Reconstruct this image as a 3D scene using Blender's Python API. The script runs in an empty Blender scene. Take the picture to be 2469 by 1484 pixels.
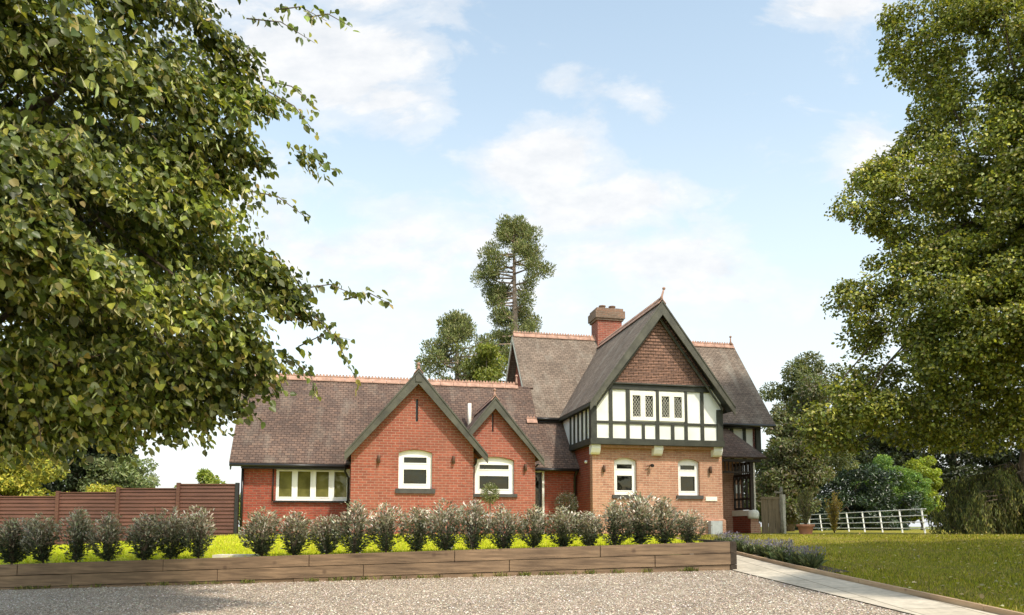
import bpy, math, random
import numpy as np
from mathutils import Vector, Matrix
from mathutils.geometry import tessellate_polygon
R = math.radians
random.seed(7)
rng = np.random.default_rng(7)
scene = bpy.context.scene
col = scene.collection

# ------------------------------------------------------------------ camera
cam = bpy.data.cameras.new('camera')
cam.sensor_width = 36.0
cam.lens = 36.0 * 1800 / 2469
cam.shift_y = (1109.8 - 742) / 2469
cam.clip_start = 0.1
cam.clip_end = 2000
camo = bpy.data.objects.new('camera', cam)
col.objects.link(camo)
EYE = 1.37
camo.location = (0, 0, EYE)
camo.rotation_euler = (R(90) + math.atan(0.089), 0, 0)
scene.camera = camo

# ------------------------------------------------------------------ light
SUN_EL, SUN_AZ = R(50), R(35)            # azimuth: to the right of straight behind the camera
sd = Vector((math.sin(SUN_AZ) * math.cos(SUN_EL), -math.cos(SUN_AZ) * math.cos(SUN_EL), math.sin(SUN_EL)))
sl = bpy.data.lights.new('sun', 'SUN')
sl.energy = 3.05
sl.angle = R(2.5)
sl.color = (1.0, 0.92, 0.80)
so = bpy.data.objects.new('sun', sl)
col.objects.link(so)
so.rotation_euler = sd.to_track_quat('Z', 'Y').to_euler()
so.location = (20, -20, 30)

w = bpy.data.worlds.new('World')
scene.world = w
w.use_nodes = True
nt = w.node_tree
nt.nodes.clear()
def N(nt, t, **kw):
    n = nt.nodes.new(t)
    for k, v in kw.items():
        setattr(n, k, v)
    return n
def LK(nt, a, b):
    nt.links.new(a, b)
def math_(nt, op, a, b=None, c=None, clamp=False):
    n = N(nt, 'ShaderNodeMath', operation=op)
    n.use_clamp = clamp
    for i, v in enumerate((a, b, c)):
        if v is None: continue
        if isinstance(v, (int, float)): n.inputs[i].default_value = v
        else: LK(nt, v, n.inputs[i])
    return n.outputs[0]
def mixc(nt, fac, a, b, mode='MIX'):
    n = N(nt, 'ShaderNodeMix', data_type='RGBA', blend_type=mode)
    for sock, v in ((n.inputs[0], fac), (n.inputs[6], a), (n.inputs[7], b)):
        if isinstance(v, (int, float)): sock.default_value = v
        elif isinstance(v, tuple): sock.default_value = (*v, 1) if len(v) == 3 else v
        else: LK(nt, v, sock)
    return n.outputs[2]
def ramp(nt, fac, stops, interp='LINEAR'):
    n = N(nt, 'ShaderNodeValToRGB')
    n.color_ramp.interpolation = interp
    e = n.color_ramp.elements
    while len(e) < len(stops): e.new(0.5)
    for i, (p, c) in enumerate(stops):
        e[i].position = p
        e[i].color = (*c, 1) if len(c) == 3 else c
    LK(nt, fac, n.inputs[0])
    return n.outputs[0]
def noise(nt, vec, scale, detail=3, rough=0.5, dist=0.0):
    n = N(nt, 'ShaderNodeTexNoise')
    n.inputs['Scale'].default_value = scale
    n.inputs['Detail'].default_value = detail
    n.inputs['Roughness'].default_value = rough
    n.inputs['Distortion'].default_value = dist
    if vec is not None: LK(nt, vec, n.inputs['Vector'])
    return n

def build_sky():
    out = N(nt, 'ShaderNodeOutputWorld')
    bg = N(nt, 'ShaderNodeBackground')
    bg.inputs['Strength'].default_value = 0.15
    sky = N(nt, 'ShaderNodeTexSky', sky_type='NISHITA')
    sky.sun_disc = False
    sky.sun_elevation = SUN_EL
    sky.sun_rotation = math.pi - SUN_AZ
    sky.altitude = 50
    sky.air_density = 1.0
    sky.dust_density = 1.0
    sky.ozone_density = 1.0
    tc = N(nt, 'ShaderNodeTexCoord')
    sep = N(nt, 'ShaderNodeSeparateXYZ')
    LK(nt, tc.outputs['Generated'], sep.inputs[0])
    X, Y, Z = sep.outputs
    # cloud banks described on the sky dome by azimuth tangent and elevation tangent
    yy = math_(nt, 'MAXIMUM', Y, 0.05)
    a = math_(nt, 'DIVIDE', X, yy)
    e = math_(nt, 'DIVIDE', Z, yy)
    comb = N(nt, 'ShaderNodeCombineXYZ')
    LK(nt, a, comb.inputs[0]); LK(nt, math_(nt, 'MULTIPLY', e, 1.7), comb.inputs[1])
    n1 = noise(nt, comb.outputs[0], 5.5, 10, 0.62, 0.5).outputs[0]
    n2 = noise(nt, comb.outputs[0], 14.0, 6, 0.6).outputs[0]
    # (azimuth, elevation, half width, half height, weight)
    blobs = [(-.27, .66, .15, .085, 1.25), (-.22, .76, .10, .07, 1.0), (-.17, .60, .10, .05, .8), (.05, .505, .10, .065, 1.25), (.10, .44, .12, .05, 1.2),
             (.17, .46, .09, .035, 1.0), (.03, .57, .08, .03, .5), (.06, .62, .05, .03, .5), (.19, .59, .05, .03, .42),
             (.46, .74, .09, .04, .95), (.52, .50, .07, .07, .9), (-.20, .44, .07, .03, .6), (-.12, .38, .22, .05, .85),
             (.16, .37, .25, .05, .85), (-.35, .45, .12, .10, .6), (.02, .32, .5, .06, .6), (-.4, .8, .2, .1, .8), (.9, .5, .3, .2, .6), (-.9, .6, .3, .3, .8)]
    tot = None
    for (ca, ce, wa, we, wt) in blobs:
        da = math_(nt, 'DIVIDE', math_(nt, 'SUBTRACT', a, ca), wa)
        de = math_(nt, 'DIVIDE', math_(nt, 'SUBTRACT', e, ce), we)
        r2 = math_(nt, 'ADD', math_(nt, 'MULTIPLY', da, da), math_(nt, 'MULTIPLY', de, de))
        g = math_(nt, 'MULTIPLY', math_(nt, 'EXPONENT', math_(nt, 'MULTIPLY', r2, -0.9)), wt)
        tot = g if tot is None else math_(nt, 'MAXIMUM', tot, g)
    nn = math_(nt, 'ADD', math_(nt, 'MULTIPLY', n1, 2.3), math_(nt, 'MULTIPLY', n2, 0.5))
    dens = math_(nt, 'ADD', tot, math_(nt, 'SUBTRACT', nn, 1.34))
    cl = ramp(nt, dens, [(0.22, (0, 0, 0)), (0.58, (.5, .5, .5)), (0.92, (1, 1, 1))], 'EASE')
    clf = math_(nt, 'MULTIPLY', cl, 0.88)
    # cloud brightness: a little greyer where thick
    ccol = ramp(nt, n2, [(0.3, (4.1, 4.2, 4.35)), (0.62, (5.0, 4.95, 4.9))])
    # white haze gathering low over the horizon
    hz = ramp(nt, e, [(0.0, (1, 1, 1)), (0.20, (.72, .72, .72)), (0.36, (.46, .46, .46)), (0.60, (.20, .20, .20)), (0.8, (.10, .10, .10))])
    base = mixc(nt, hz, mixc(nt, 1.0, sky.outputs[0], (2.2, 1.96, 1.50), 'MULTIPLY'), (4.4, 4.55, 4.65))
    c = mixc(nt, clf, base, ccol)
    LK(nt, c, bg.inputs['Color'])
    LK(nt, bg.outputs[0], out.inputs[0])
build_sky()

scene.view_settings.view_transform = 'Standard'
scene.view_settings.look = 'None'
scene.view_settings.exposure = 0.50
scene.view_settings.gamma = 1
scene.render.engine = 'CYCLES'
scene.cycles.max_bounces = 6
scene.cycles.transparent_max_bounces = 8

# ------------------------------------------------------------------ materials
def mat(name):
    m = bpy.data.materials.new(name)
    m.use_nodes = True
    t = m.node_tree
    b = t.nodes['Principled BSDF']
    return m, t, b
def bump(t, b, h, strength=0.4, dist=0.02):
    n = N(t, 'ShaderNodeBump')
    n.inputs['Strength'].default_value = strength
    n.inputs['Distance'].default_value = dist
    LK(t, h, n.inputs['Height'])
    LK(t, n.outputs[0], b.inputs['Normal'])
def plain(name, c, rough=0.6, var=0.25, scale=6.0, metal=0.0, spec=0.4, bmp=0.15):
    m, t, b = mat(name)
    tc = N(t, 'ShaderNodeTexCoord')
    n = noise(t, tc.outputs['Object'], scale, 5, 0.6)
    n_b = noise(t, tc.outputs['Object'], scale * 9, 3, 0.6)
    lo = tuple(x * (1 - var) for x in c); hi = tuple(min(1, x * (1 + var)) for x in c)
    LK(t, ramp(t, n.outputs[0], [(0.3, lo), (0.7, hi)]), b.inputs['Base Color'])
    b.inputs['Roughness'].default_value = rough
    b.inputs['Metallic'].default_value = metal
    b.inputs['Specular IOR Level'].default_value = spec
    if bmp: bump(t, b, n_b.outputs[0], bmp, 0.01)
    return m
def brick(name, c1, c2, mortar, bw=0.225, bh=0.075, ms=0.010, patch=(0.8, 1.2), patch_scale=0.7, stain=None, rough=0.85, bstr=0.6, off=0.5):
    m, t, b = mat(name)
    uv = N(t, 'ShaderNodeUVMap')
    br = N(t, 'ShaderNodeTexBrick')
    br.offset = off
    br.inputs['Scale'].default_value = 1.0
    br.inputs['Brick Width'].default_value = bw
    br.inputs['Row Height'].default_value = bh
    br.inputs['Mortar Size'].default_value = ms
    br.inputs['Mortar Smooth'].default_value = 0.3
    br.inputs['Bias'].default_value = 0.0
    br.inputs['Color1'].default_value = (*c1, 1)
    br.inputs['Color2'].default_value = (*c2, 1)
    br.inputs['Mortar'].default_value = (*mortar, 1)
    LK(t, uv.outputs[0], br.inputs['Vector'])
    n = noise(t, uv.outputs[0], patch_scale, 6, 0.6)
    k = ramp(t, n.outputs[0], [(0.3, (patch[0],) * 3), (0.7, (patch[1],) * 3)])
    c = mixc(t, 1.0, br.outputs[0], k, 'MULTIPLY')
    n_s = noise(t, uv.outputs[0], 9, 4, 0.6)
    c = mixc(t, 1.0, c, ramp(t, n_s.outputs[0], [(0.3, (.82,) * 3), (0.7, (1.15,) * 3)]), 'MULTIPLY')
    if stain:
        mp = N(t, 'ShaderNodeMapping'); mp.inputs['Scale'].default_value = (2.4, 0.7, 1)
        LK(t, uv.outputs[0], mp.inputs[0])
        s = noise(t, mp.outputs[0], stain[3], 6, 0.65)
        f = ramp(t, s.outputs[0], [(stain[1], (0, 0, 0)), (stain[2], (1, 1, 1))])
        c = mixc(t, math_(t, 'MULTIPLY', f, stain[4]), c, stain[0])
    LK(t, c, b.inputs['Base Color'])
    b.inputs['Roughness'].default_value = rough
    b.inputs['Specular IOR Level'].default_value = 0.25
    h = math_(t, 'ADD', math_(t, 'MULTIPLY', br.outputs['Fac'], -1.0), math_(t, 'MULTIPLY', n_s.outputs[0], 0.7))
    bump(t, b, h, bstr, 0.012)
    return m
M = {}
M['red_brick'] = brick('red_brick', (.33, .094, .060), (.24, .069, .046), (.33, .20, .15), patch=(.80, 1.15), stain=((.24, .11, .075), .5, .75, .9, .45))
M['shade_brick'] = brick('deep_red_shaded_brick', (.30, .065, .04), (.21, .048, .032), (.23, .125, .09))  # deeper red brick; its dark tone also paints shade on side and porch walls
M['pale_brick'] = brick('weathered_brick', (.43, .215, .14), (.33, .155, .10), (.47, .34, .25), patch=(.8, 1.18), stain=((.47, .29, .19), .42, .7, 1.1, .6))
M['tile_hanging'] = brick('hung_tiles', (.27, .15, .105), (.17, .10, .075), (.07, .045, .035), bw=.17, bh=.10, ms=.009, patch=(.7, 1.25), bstr=1.0)
def roofmat(name, a, b_, pal, amt, lich):
    return brick(name, a, b_, tuple(x * .38 for x in a), bw=.17, bh=.102, ms=.010, patch=(.72, 1.25), patch_scale=.55, stain=(pal, .5, .72, lich, amt), rough=.9, bstr=1.0)
M['roof_low'] = roofmat('brown_roof_tiles', (.165, .108, .082), (.102, .072, .060), (.29, .25, .20), .35, .9)
M['roof_high'] = roofmat('lichened_roof_tiles', (.235, .18, .138), (.160, .122, .095), (.36, .33, .27), .5, .8)
M['terracotta'] = plain('terracotta', (.37, .22, .16), .8, .35, 5)
M['pot_clay'] = plain('pot_clay', (.50, .22, .13), .8, .2, 5)
M['soot_brick'] = brick('sooty_brick', (.26, .15, .10), (.18, .12, .085), (.22, .18, .14))
M['timber'] = plain('green_black_timber', (.034, .036, .026), .55, .35, 4)
M['barge'] = plain('weathered_olive_paint', (.068, .066, .048), .6, .35, 3)
M['black'] = plain('black_paint', (.016, .016, .016), .35, .2, 4)
M['porchwood'] = plain('dark_stained_wood', (.022, .014, .012), .45, .3, 5)
def rendermat():
    m, t, b = mat('lime_render')
    tc = N(t, 'ShaderNodeTexCoord')
    n = noise(t, tc.outputs['Object'], 1.4, 6, 0.6)
    n2 = noise(t, tc.outputs['Object'], 0.9, 3, 0.5)
    c = ramp(t, n.outputs[0], [(0.3, (.70, .70, .62)), (0.6, (.80, .80, .74))])
    f = ramp(t, n2.outputs[0], [(0.58, (0, 0, 0)), (0.75, (.5, .5, .5))])
    c = mixc(t, f, c, (.52, .58, .42))
    LK(t, c, b.inputs['Base Color']); b.inputs['Roughness'].default_value = .85
    bump(t, b, noise(t, tc.outputs['Object'], 60, 3).outputs[0], .15, .01)
    return m
M['render'] = rendermat()
M['white'] = plain('white_upvc', (.80, .80, .77), .35, .04, 3, bmp=0)
M['cream'] = plain('cream_paint', (.78, .76, .66), .5, .08, 5)
M['stone'] = plain('pale_stone', (.62, .57, .48), .8, .18, 6)
M['sill'] = plain('dark_sill', (.055, .052, .048), .6, .25, 6)
M['steel'] = plain('galvanised_steel', (.74, .75, .74), .5, .12, 8)
M['grey'] = plain('grey_plastic', (.36, .38, .38), .5, .1, 5)
M['bronze'] = plain('bronze_lamp', (.10, .055, .035), .4, .2, 8, metal=.4)
M['lead'] = plain('lead_strip', (.50, .49, .42), .6, .2, 8)
M['bark'] = plain('bark', (.13, .095, .07), .9, .45, 9, bmp=.8)
M['redbark'] = plain('pale_bark', (.27, .20, .155), .9, .35, 3, bmp=.6)
M['soil'] = plain('soil', (.07, .048, .034), .95, .4, 12, bmp=.8)
def glass(name, c, r=.04):
    m, t, b = mat(name)
    tc = N(t, 'ShaderNodeTexCoord')
    n = noise(t, tc.outputs['Object'], 2.5, 3)
    LK(t, ramp(t, n.outputs[0], [(.35, tuple(x * .5 for x in c)), (.65, c)]), b.inputs['Base Color'])
    b.inputs['Roughness'].default_value = r
    b.inputs['Specular IOR Level'].default_value = .27
    n3 = noise(t, tc.outputs['Object'], 1.6, 2)
    bump(t, b, n3.outputs[0], .5, .03)
    return m
M['glass'] = glass('dark_glass', (.012, .013, .009))
M['glass_green'] = glass('green_reflection_glass', (.17, .16, .05), .02)  # yellow-green foliage reflection painted into the pane colour
def wood(name, a, b_, scale=(1, 18, 18), gscale=1.5, knots=True):
    m, t, b = mat(name)
    uv = N(t, 'ShaderNodeUVMap')
    mp = N(t, 'ShaderNodeMapping'); mp.inputs['Scale'].default_value = scale
    LK(t, uv.outputs[0], mp.inputs[0])
    n = noise(t, mp.outputs[0], gscale, 6, .6, .3)
    n2 = noise(t, uv.outputs[0], .8, 4, .6)
    c = ramp(t, n.outputs[0], [(.3, a), (.7, b_)])
    c = mixc(t, 1.0, c, ramp(t, n2.outputs[0], [(.3, (.68,) * 3), (.7, (1.25,) * 3)]), 'MULTIPLY')
    if knots:
        v = N(t, 'ShaderNodeTexVoronoi'); v.inputs['Scale'].default_value = 2.6
        LK(t, uv.outputs[0], v.inputs['Vector'])
        k = ramp(t, v.outputs[0], [(.05, (1, 1, 1)), (.13, (0, 0, 0))])
        c = mixc(t, math_(t, 'MULTIPLY', k, .6), c, (.05, .025, .015))
    LK(t, c, b.inputs['Base Color']); b.inputs['Roughness'].default_value = .8
    bump(t, b, n.outputs[0], .5, .01)
    return m
M['sleeper'] = wood('sleeper_oak', (.085, .052, .030), (.275, .18, .105), (1, 13, 13))
M['endgrain'] = plain('end_grain', (.045, .032, .022), .9, .4, 14, bmp=.6)
M['fencewood'] = wood('red_stained_fence', (.070, .028, .019), (.135, .056, .037), (1, 20, 20), knots=False)
M['panelwood'] = wood('grey_fence_board', (.17, .125, .075), (.28, .21, .13), (12, 1, 12), knots=False)
M['edging'] = wood('edging_board', (.36, .22, .12), (.55, .38, .23), (1, 16, 16))
M['oldwood'] = plain('old_grey_wood', (.30, .27, .21), .9, .4, 9, bmp=.7)
M['paper'] = plain('white_card', (.8, .8, .78), .6, .03, 3, bmp=0)

def leafmat(name, trans=.35, rough=.45, spec=.35):
    m, t, b = mat(name)
    at = N(t, 'ShaderNodeAttribute', attribute_name='tint')
    LK(t, at.outputs['Color'], b.inputs['Base Color'])
    b.inputs['Roughness'].default_value = rough
    b.inputs['Specular IOR Level'].default_value = spec
    tr = N(t, 'ShaderNodeBsdfTranslucent')
    LK(t, mixc(t, 1.0, at.outputs['Color'], (1.5, 1.45, .7), 'MULTIPLY'), tr.inputs[0])
    ms = N(t, 'ShaderNodeMixShader'); ms.inputs[0].default_value = trans
    LK(t, b.outputs[0], ms.inputs[1]); LK(t, tr.outputs[0], ms.inputs[2])
    LK(t, ms.outputs[0], t.nodes['Material Output'].inputs[0])
    return m
M['leaf'] = leafmat('leaf', .36, .42, .4)
M['leaf_waxy'] = leafmat('waxy_leaf', .15, .32, .6)
M['needle'] = leafmat('needle_foliage', .18, .6, .2)
M['grassblade'] = leafmat('grass_blade', .35, .6, .2)

def gravelmat():
    m, t, b = mat('pea_gravel')
    tc = N(t, 'ShaderNodeTexCoord')
    v = N(t, 'ShaderNodeTexVoronoi'); v.inputs['Scale'].default_value = 52
    LK(t, tc.outputs['Object'], v.inputs['Vector'])
    sp = N(t, 'ShaderNodeSeparateColor'); LK(t, v.outputs['Color'], sp.inputs[0])
    c = ramp(t, sp.outputs[0], [(0, (.15, .11, .08)), (.25, (.33, .255, .185)), (.6, (.46, .37, .275)), (.85, (.60, .50, .39)), (1, (.74, .67, .56))])
    big = noise(t, tc.outputs['Object'], .9, 6, .65)
    c = mixc(t, 1.0, c, ramp(t, big.outputs[0], [(.3, (.70, .68, .64)), (.7, (1.15, 1.13, 1.08))]), 'MULTIPLY')
    d = ramp(t, v.outputs['Distance'], [(.0, (1, 1, 1)), (.6, (.0, .0, .0))])
    c = mixc(t, math_(t, 'MULTIPLY', ramp(t, v.outputs['Distance'], [(.45, (0, 0, 0)), (.75, (1, 1, 1))]), .55), c, (.10, .08, .06))
    LK(t, c, b.inputs['Base Color']); b.inputs['Roughness'].default_value = .85
    bump(t, b, d, .9, .015)
    return m
M['gravel'] = gravelmat()
m, t, b = mat('gravel_stone')
at = N(t, 'ShaderNodeAttribute', attribute_name='tint')
LK(t, at.outputs['Color'], b.inputs['Base Color']); b.inputs['Roughness'].default_value = .75
M['stonebit'] = m
def grassmat(name, a, b_, dry, amt):
    m, t, b = mat(name)
    tc = N(t, 'ShaderNodeTexCoord')
    n = noise(t, tc.outputs['Object'], 60, 4, .7)
    n2 = noise(t, tc.outputs['Object'], 1.1, 5, .65)
    n3 = noise(t, tc.outputs['Object'], .35, 3, .5)
    c = ramp(t, n.outputs[0], [(.3, a), (.7, b_)])
    c = mixc(t, math_(t, 'MULTIPLY', ramp(t, n2.outputs[0], [(.42, (0, 0, 0)), (.68, (1, 1, 1))]), amt), c, dry)
    c = mixc(t, 1.0, c, ramp(t, n3.outputs[0], [(.3, (.8,) * 3), (.7, (1.2,) * 3)]), 'MULTIPLY')
    LK(t, c, b.inputs['Base Color']); b.inputs['Roughness'].default_value = .9
    b.inputs['Specular IOR Level'].default_value = .1
    bump(t, b, n.outputs[0], .8, .03)
    return m
M['lawn'] = grassmat('lawn_grass', (.14, .145, .014), (.31, .29, .025), (.25, .18, .065), .85)
M['terrace'] = grassmat('fresh_lawn', (.38, .40, .02), (.60, .60, .03), (.56, .46, .14), .5)
M['field'] = grassmat('rough_field', (.10, .13, .03), (.20, .22, .05), (.24, .2, .09), .5)
def flagmat():
    m = brick('concrete_flags', (.58, .51, .40), (.50, .435, .335), (.20, .17, .12), bw=.6, bh=.9, ms=.010, patch=(.80, 1.1), patch_scale=1.6, stain=((.27, .24, .17), .55, .78, 1.2, .6), rough=.8, bstr=.3, off=0)
    return m
M['flags'] = flagmat()

# ------------------------------------------------------------------ mesh helpers
class MB:
    def __init__(s): s.v = []; s.f = []; s.sm = []
    def add(s, vs, fs, smooth=False):
        o = len(s.v); s.v += [tuple(map(float, p)) for p in vs]
        for q in fs: s.f.append([i + o for i in q]); s.sm.append(smooth)
        return s
    def box(s, x0, x1, y0, y1, z0, z1):
        if x0 > x1: x0, x1 = x1, x0
        if y0 > y1: y0, y1 = y1, y0
        v = [(x0, y0, z0), (x1, y0, z0), (x1, y1, z0), (x0, y1, z0), (x0, y0, z1), (x1, y0, z1), (x1, y1, z1), (x0, y1, z1)]
        return s.add(v, [(0, 3, 2, 1), (4, 5, 6, 7), (0, 1, 5, 4), (1, 2, 6, 5), (2, 3, 7, 6), (3, 0, 4, 7)])
    def slab(s, pts, off):
        """planar polygon pts, extruded by the vector off"""
        P = [Vector(p) for p in pts]; off = Vector(off); n = len(P)
        nrm = Vector((0, 0, 0))
        for i in range(n):
            a, b_ = P[i], P[(i + 1) % n]
            nrm += Vector(((a.y - b_.y) * (a.z + b_.z), (a.z - b_.z) * (a.x + b_.x), (a.x - b_.x) * (a.y + b_.y)))
        if nrm.dot(off) > 0: P.reverse()
        v = [tuple(p) for p in P] + [tuple(p + off) for p in P]
        f = [list(range(n)), list(range(2 * n - 1, n - 1, -1))]
        for i in range(n):
            j = (i + 1) % n
            f.append([j, i, n + i, n + j])
        return s.add(v, f)
    def bar(s, a, b_, wd, dp, up=(0, 0, 1)):
        a = Vector(a); b_ = Vector(b_); d = (b_ - a).normalized(); u = Vector(up)
        if abs(d.dot(u)) > .98: u = Vector((0, 1, 0))
        x = d.cross(u).normalized() * wd / 2; y = x.cross(d).normalized() * dp / 2
        v = [a - x - y, a + x - y, a + x + y, a - x + y, b_ - x - y, b_ + x - y, b_ + x + y, b_ - x + y]
        return s.add(v, [(0, 3, 2, 1), (4, 5, 6, 7), (0, 1, 5, 4), (1, 2, 6, 5), (2, 3, 7, 6), (3, 0, 4, 7)])
    def tube(s, pts, rad, n=8, cap=True, smooth=True):
        P = [Vector(p) for p in pts]
        if isinstance(rad, (int, float)): rad = [rad] * len(P)
        o = []
        prev = None
        for i, p in enumerate(P):
            d = (P[min(i + 1, len(P) - 1)] - P[max(i - 1, 0)]).normalized()
            if prev is None:
                u = d.cross(Vector((0, 0, 1)))
                if u.length < .05: u = d.cross(Vector((1, 0, 0)))
                u.normalize()
            else:
                u = (prev - d * prev.dot(d)).normalized()
            prev = u
            w_ = d.cross(u)
            for k in range(n):
                t_ = 2 * math.pi * k / n
                o.append(p + (u * math.cos(t_) + w_ * math.sin(t_)) * rad[i])
        f = []
        for i in range(len(P) - 1):
            for k in range(n):
                k2 = (k + 1) % n
                f.append((i * n + k, (i + 1) * n + k, (i + 1) * n + k2, i * n + k2))
        s.add(o, f, smooth)
        if cap:
            o0 = len(s.v) - len(o)
            s.f.append([o0 + k for k in range(n)]); s.sm.append(False)
            s.f.append([o0 + (len(P) - 1) * n + k for k in range(n - 1, -1, -1)]); s.sm.append(False)
        return s
    def lathe(s, c, prof, n=16):
        c = Vector(c)
        return s.tube([c + Vector((0, 0, z)) for r_, z in prof], [max(r_, .001) for r_, z in prof], n)
    def wall(s, outer, holes, y, depth=.25, axis='y'):
        """outer/holes are (x, z) loops; front face at plane y, reveals going back by depth.  axis 'x': loops are (y, z) on plane x=y"""
        def P(q, d):
            return (q[0], y + d, q[1]) if axis == 'y' else (y + d, q[0], q[1])
        loops = [outer] + holes
        tri = tessellate_polygon([[Vector((q[0], q[1], 0)) for q in l] for l in loops])
        allp = [q for l in loops for q in l]
        fr = [P(q, 0) for q in allp]
        want = Vector((0, -1, 0)) if axis == 'y' else Vector((-1, 0, 0))
        if depth < 0: want = -want
        fs = []
        for a, b_, c in tri:
            va, vb, vc = map(Vector, (fr[a], fr[b_], fr[c]))
            nn = (vb - va).cross(vc - va)
            if nn.length < 1e-9: continue
            fs.append((a, b_, c) if nn.dot(want) > 0 else (a, c, b_))
        s.add(fr, fs)
        for l in loops:
            for i in range(len(l)):
                q, r_ = l[i], l[(i + 1) % len(l)]
                s.add([P(q, 0), P(r_, 0), P(r_, depth), P(q, depth)], [(0, 1, 2, 3)])
        return s
    def build(s, name, material, parent=None):
        me = bpy.data.meshes.new(name)
        me.from_pydata(s.v, [], s.f)
        me.polygons.foreach_set('use_smooth', s.sm)
        uvl = me.uv_layers.new(name='UVMap')
        uv = np.zeros((len(me.loops), 2), 'f')
        for p in me.polygons:
            n = p.normal
            if abs(n.z) < .985:
                u = Vector((0, 0, 1)).cross(n).normalized(); v = n.cross(u)
            else:
                u = Vector((1, 0, 0)); v = Vector((0, 1, 0))
            for li in p.loop_indices:
                q = me.vertices[me.loops[li].vertex_index].co
                uv[li] = (q.dot(u), q.dot(v))
        uvl.data.foreach_set('uv', uv.ravel())
        me.materials.append(material)
        o = bpy.data.objects.new(name, me)
        col.objects.link(o)
        if parent is not None: o.parent = parent
        return o
def tag(o, label=None, cat=None, group=None, kind=None):
    if label: o['label'] = label
    if cat: o['category'] = cat
    if group: o['group'] = group
    if kind: o['kind'] = kind
    return o
def empty(name, loc=(0, 0, 0), rz=0, label=None, cat=None, group=None):
    o = bpy.data.objects.new(name, None)
    o.empty_display_size = .2
    col.objects.link(o)
    o.location = loc; o.rotation_euler = (0, 0, rz)
    return tag(o, label, cat, group)
def copy_tree(o, parent=None):
    c = o.copy(); col.objects.link(c)
    if parent is not None: c.parent = parent
    for ch in list(o.children): copy_tree(ch, c)
    return c

# ---- foliage: many small folded leaves, each its own face pair, coloured per leaf
LEAF8 = np.array([(0, 0, 0), (.34, .02, .07), (.52, .34, .12), (.38, .74, .06), (0, 1.08, -.16), (-.38, .74, .06), (-.52, .34, .12), (-.34, .02, .07)])
def unit(a): return a / np.maximum(np.linalg.norm(a, axis=-1, keepdims=True), 1e-9)
LEAF6 = np.array([(0, 0, 0), (.46, .28, .10), (.36, .72, .08), (0, 1, -.12), (-.36, .72, .08), (-.46, .28, .10)])
def leaf_mesh(name, P, A, Nn, L, W, C, material, parent=None, shape=LEAF6):
    """P base points, A axis, Nn normal, L length, W width factor, C rgb (all per leaf)"""
    n = len(P)
    A = unit(A); S = unit(np.cross(A, Nn)); Nn = np.cross(S, A)
    k = len(shape)
    V = P[:, None, :] + shape[None, :, 0, None] * (L * W)[:, None, None] * S[:, None, :] \
        + shape[None, :, 1, None] * L[:, None, None] * A[:, None, :] + shape[None, :, 2, None] * L[:, None, None] * Nn[:, None, :]
    V = V.reshape(-1, 3)
    base = (np.arange(n) * k)[:, None]
    if k == 6: F = np.stack([base + np.array([0, 1, 2, 3]), base + np.array([0, 3, 4, 5])], 1).reshape(-1, 4)
    elif k == 8: F = np.stack([base + np.array([0, 1, 2, 3, 4]), base + np.array([0, 4, 5, 6, 7])], 1).reshape(-1, 5)
    elif k == 4: F = (base + np.array([0, 1, 2, 3]))
    else: F = (base + np.array([0, 1, 2]))
    fk = F.shape[1]
    me = bpy.data.meshes.new(name)
    me.vertices.add(len(V)); me.vertices.foreach_set('co', V.astype('f').ravel())
    me.loops.add(F.size); me.loops.foreach_set('vertex_index', F.astype('i').ravel())
    me.polygons.add(len(F)); me.polygons.foreach_set('loop_start', (np.arange(len(F)) * fk).astype('i'))
    me.polygons.foreach_set('loop_total', np.full(len(F), fk, 'i'))
    me.update(calc_edges=True)
    at = me.color_attributes.new('tint', 'FLOAT_COLOR', 'POINT')
    cc = np.ones((n, k, 4), 'f'); cc[:, :, :3] = C[:, None, :]
    at.data.foreach_set('color', cc.ravel())
    me.materials.append(material)
    o = bpy.data.objects.new(name, me)
    col.objects.link(o)
    if parent is not None: o.parent = parent
    return o
def palette(n, cols, wts, jit=.18):
    cols = np.array(cols); i = rng.choice(len(cols), n, p=np.array(wts) / sum(wts))
    return cols[i] * (1 + rng.normal(0, jit, (n, 1))).clip(.5, 1.6) * (1 + rng.normal(0, .05, (n, 3)))
def rdir(n): return unit(rng.normal(size=(n, 3)))
def spray_leaves(O, D, length, per, droop, spread):
    """twigs starting at O heading D; returns leaf base, axis and the twig's share"""
    n = len(O)
    t_ = (np.arange(per) + .5) / per
    t_ = t_[None, :, None]
    ln = (length * rng.uniform(.6, 1.3, n))[:, None, None]
    P = O[:, None, :] + D[:, None, :] * ln * t_ + np.array([0, 0, -1.0]) * (ln * droop * t_ ** 2)
    P = P + rng.normal(0, spread, P.shape)
    side = unit(np.cross(D, np.array([0, 0, 1.0])) + 1e-6)
    sgn = np.where(np.arange(per) % 2 == 0, 1, -1)[None, :, None]
    A = D[:, None, :] * .5 + side[:, None, :] * sgn * .7 + np.array([0, 0, -.65]) + rng.normal(0, .35, P.shape)
    return P.reshape(-1, 3), A.reshape(-1, 3)
def blob_points(blobs, n, shell=.75, flat=1.0):
    vol = np.array([b[3] * b[4] * b[5] for b in blobs]) ** (2 / 3)
    i = rng.choice(len(blobs), n, p=vol / vol.sum())
    B = np.array(blobs)[i]
    d = rdir(n)
    r_ = rng.uniform(0, 1, n) ** .33
    r_ = np.where(rng.uniform(0, 1, n) < shell, rng.uniform(.8, 1.06, n), r_)
    return B[:, :3] + d * r_[:, None] * B[:, 3:6], d
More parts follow.
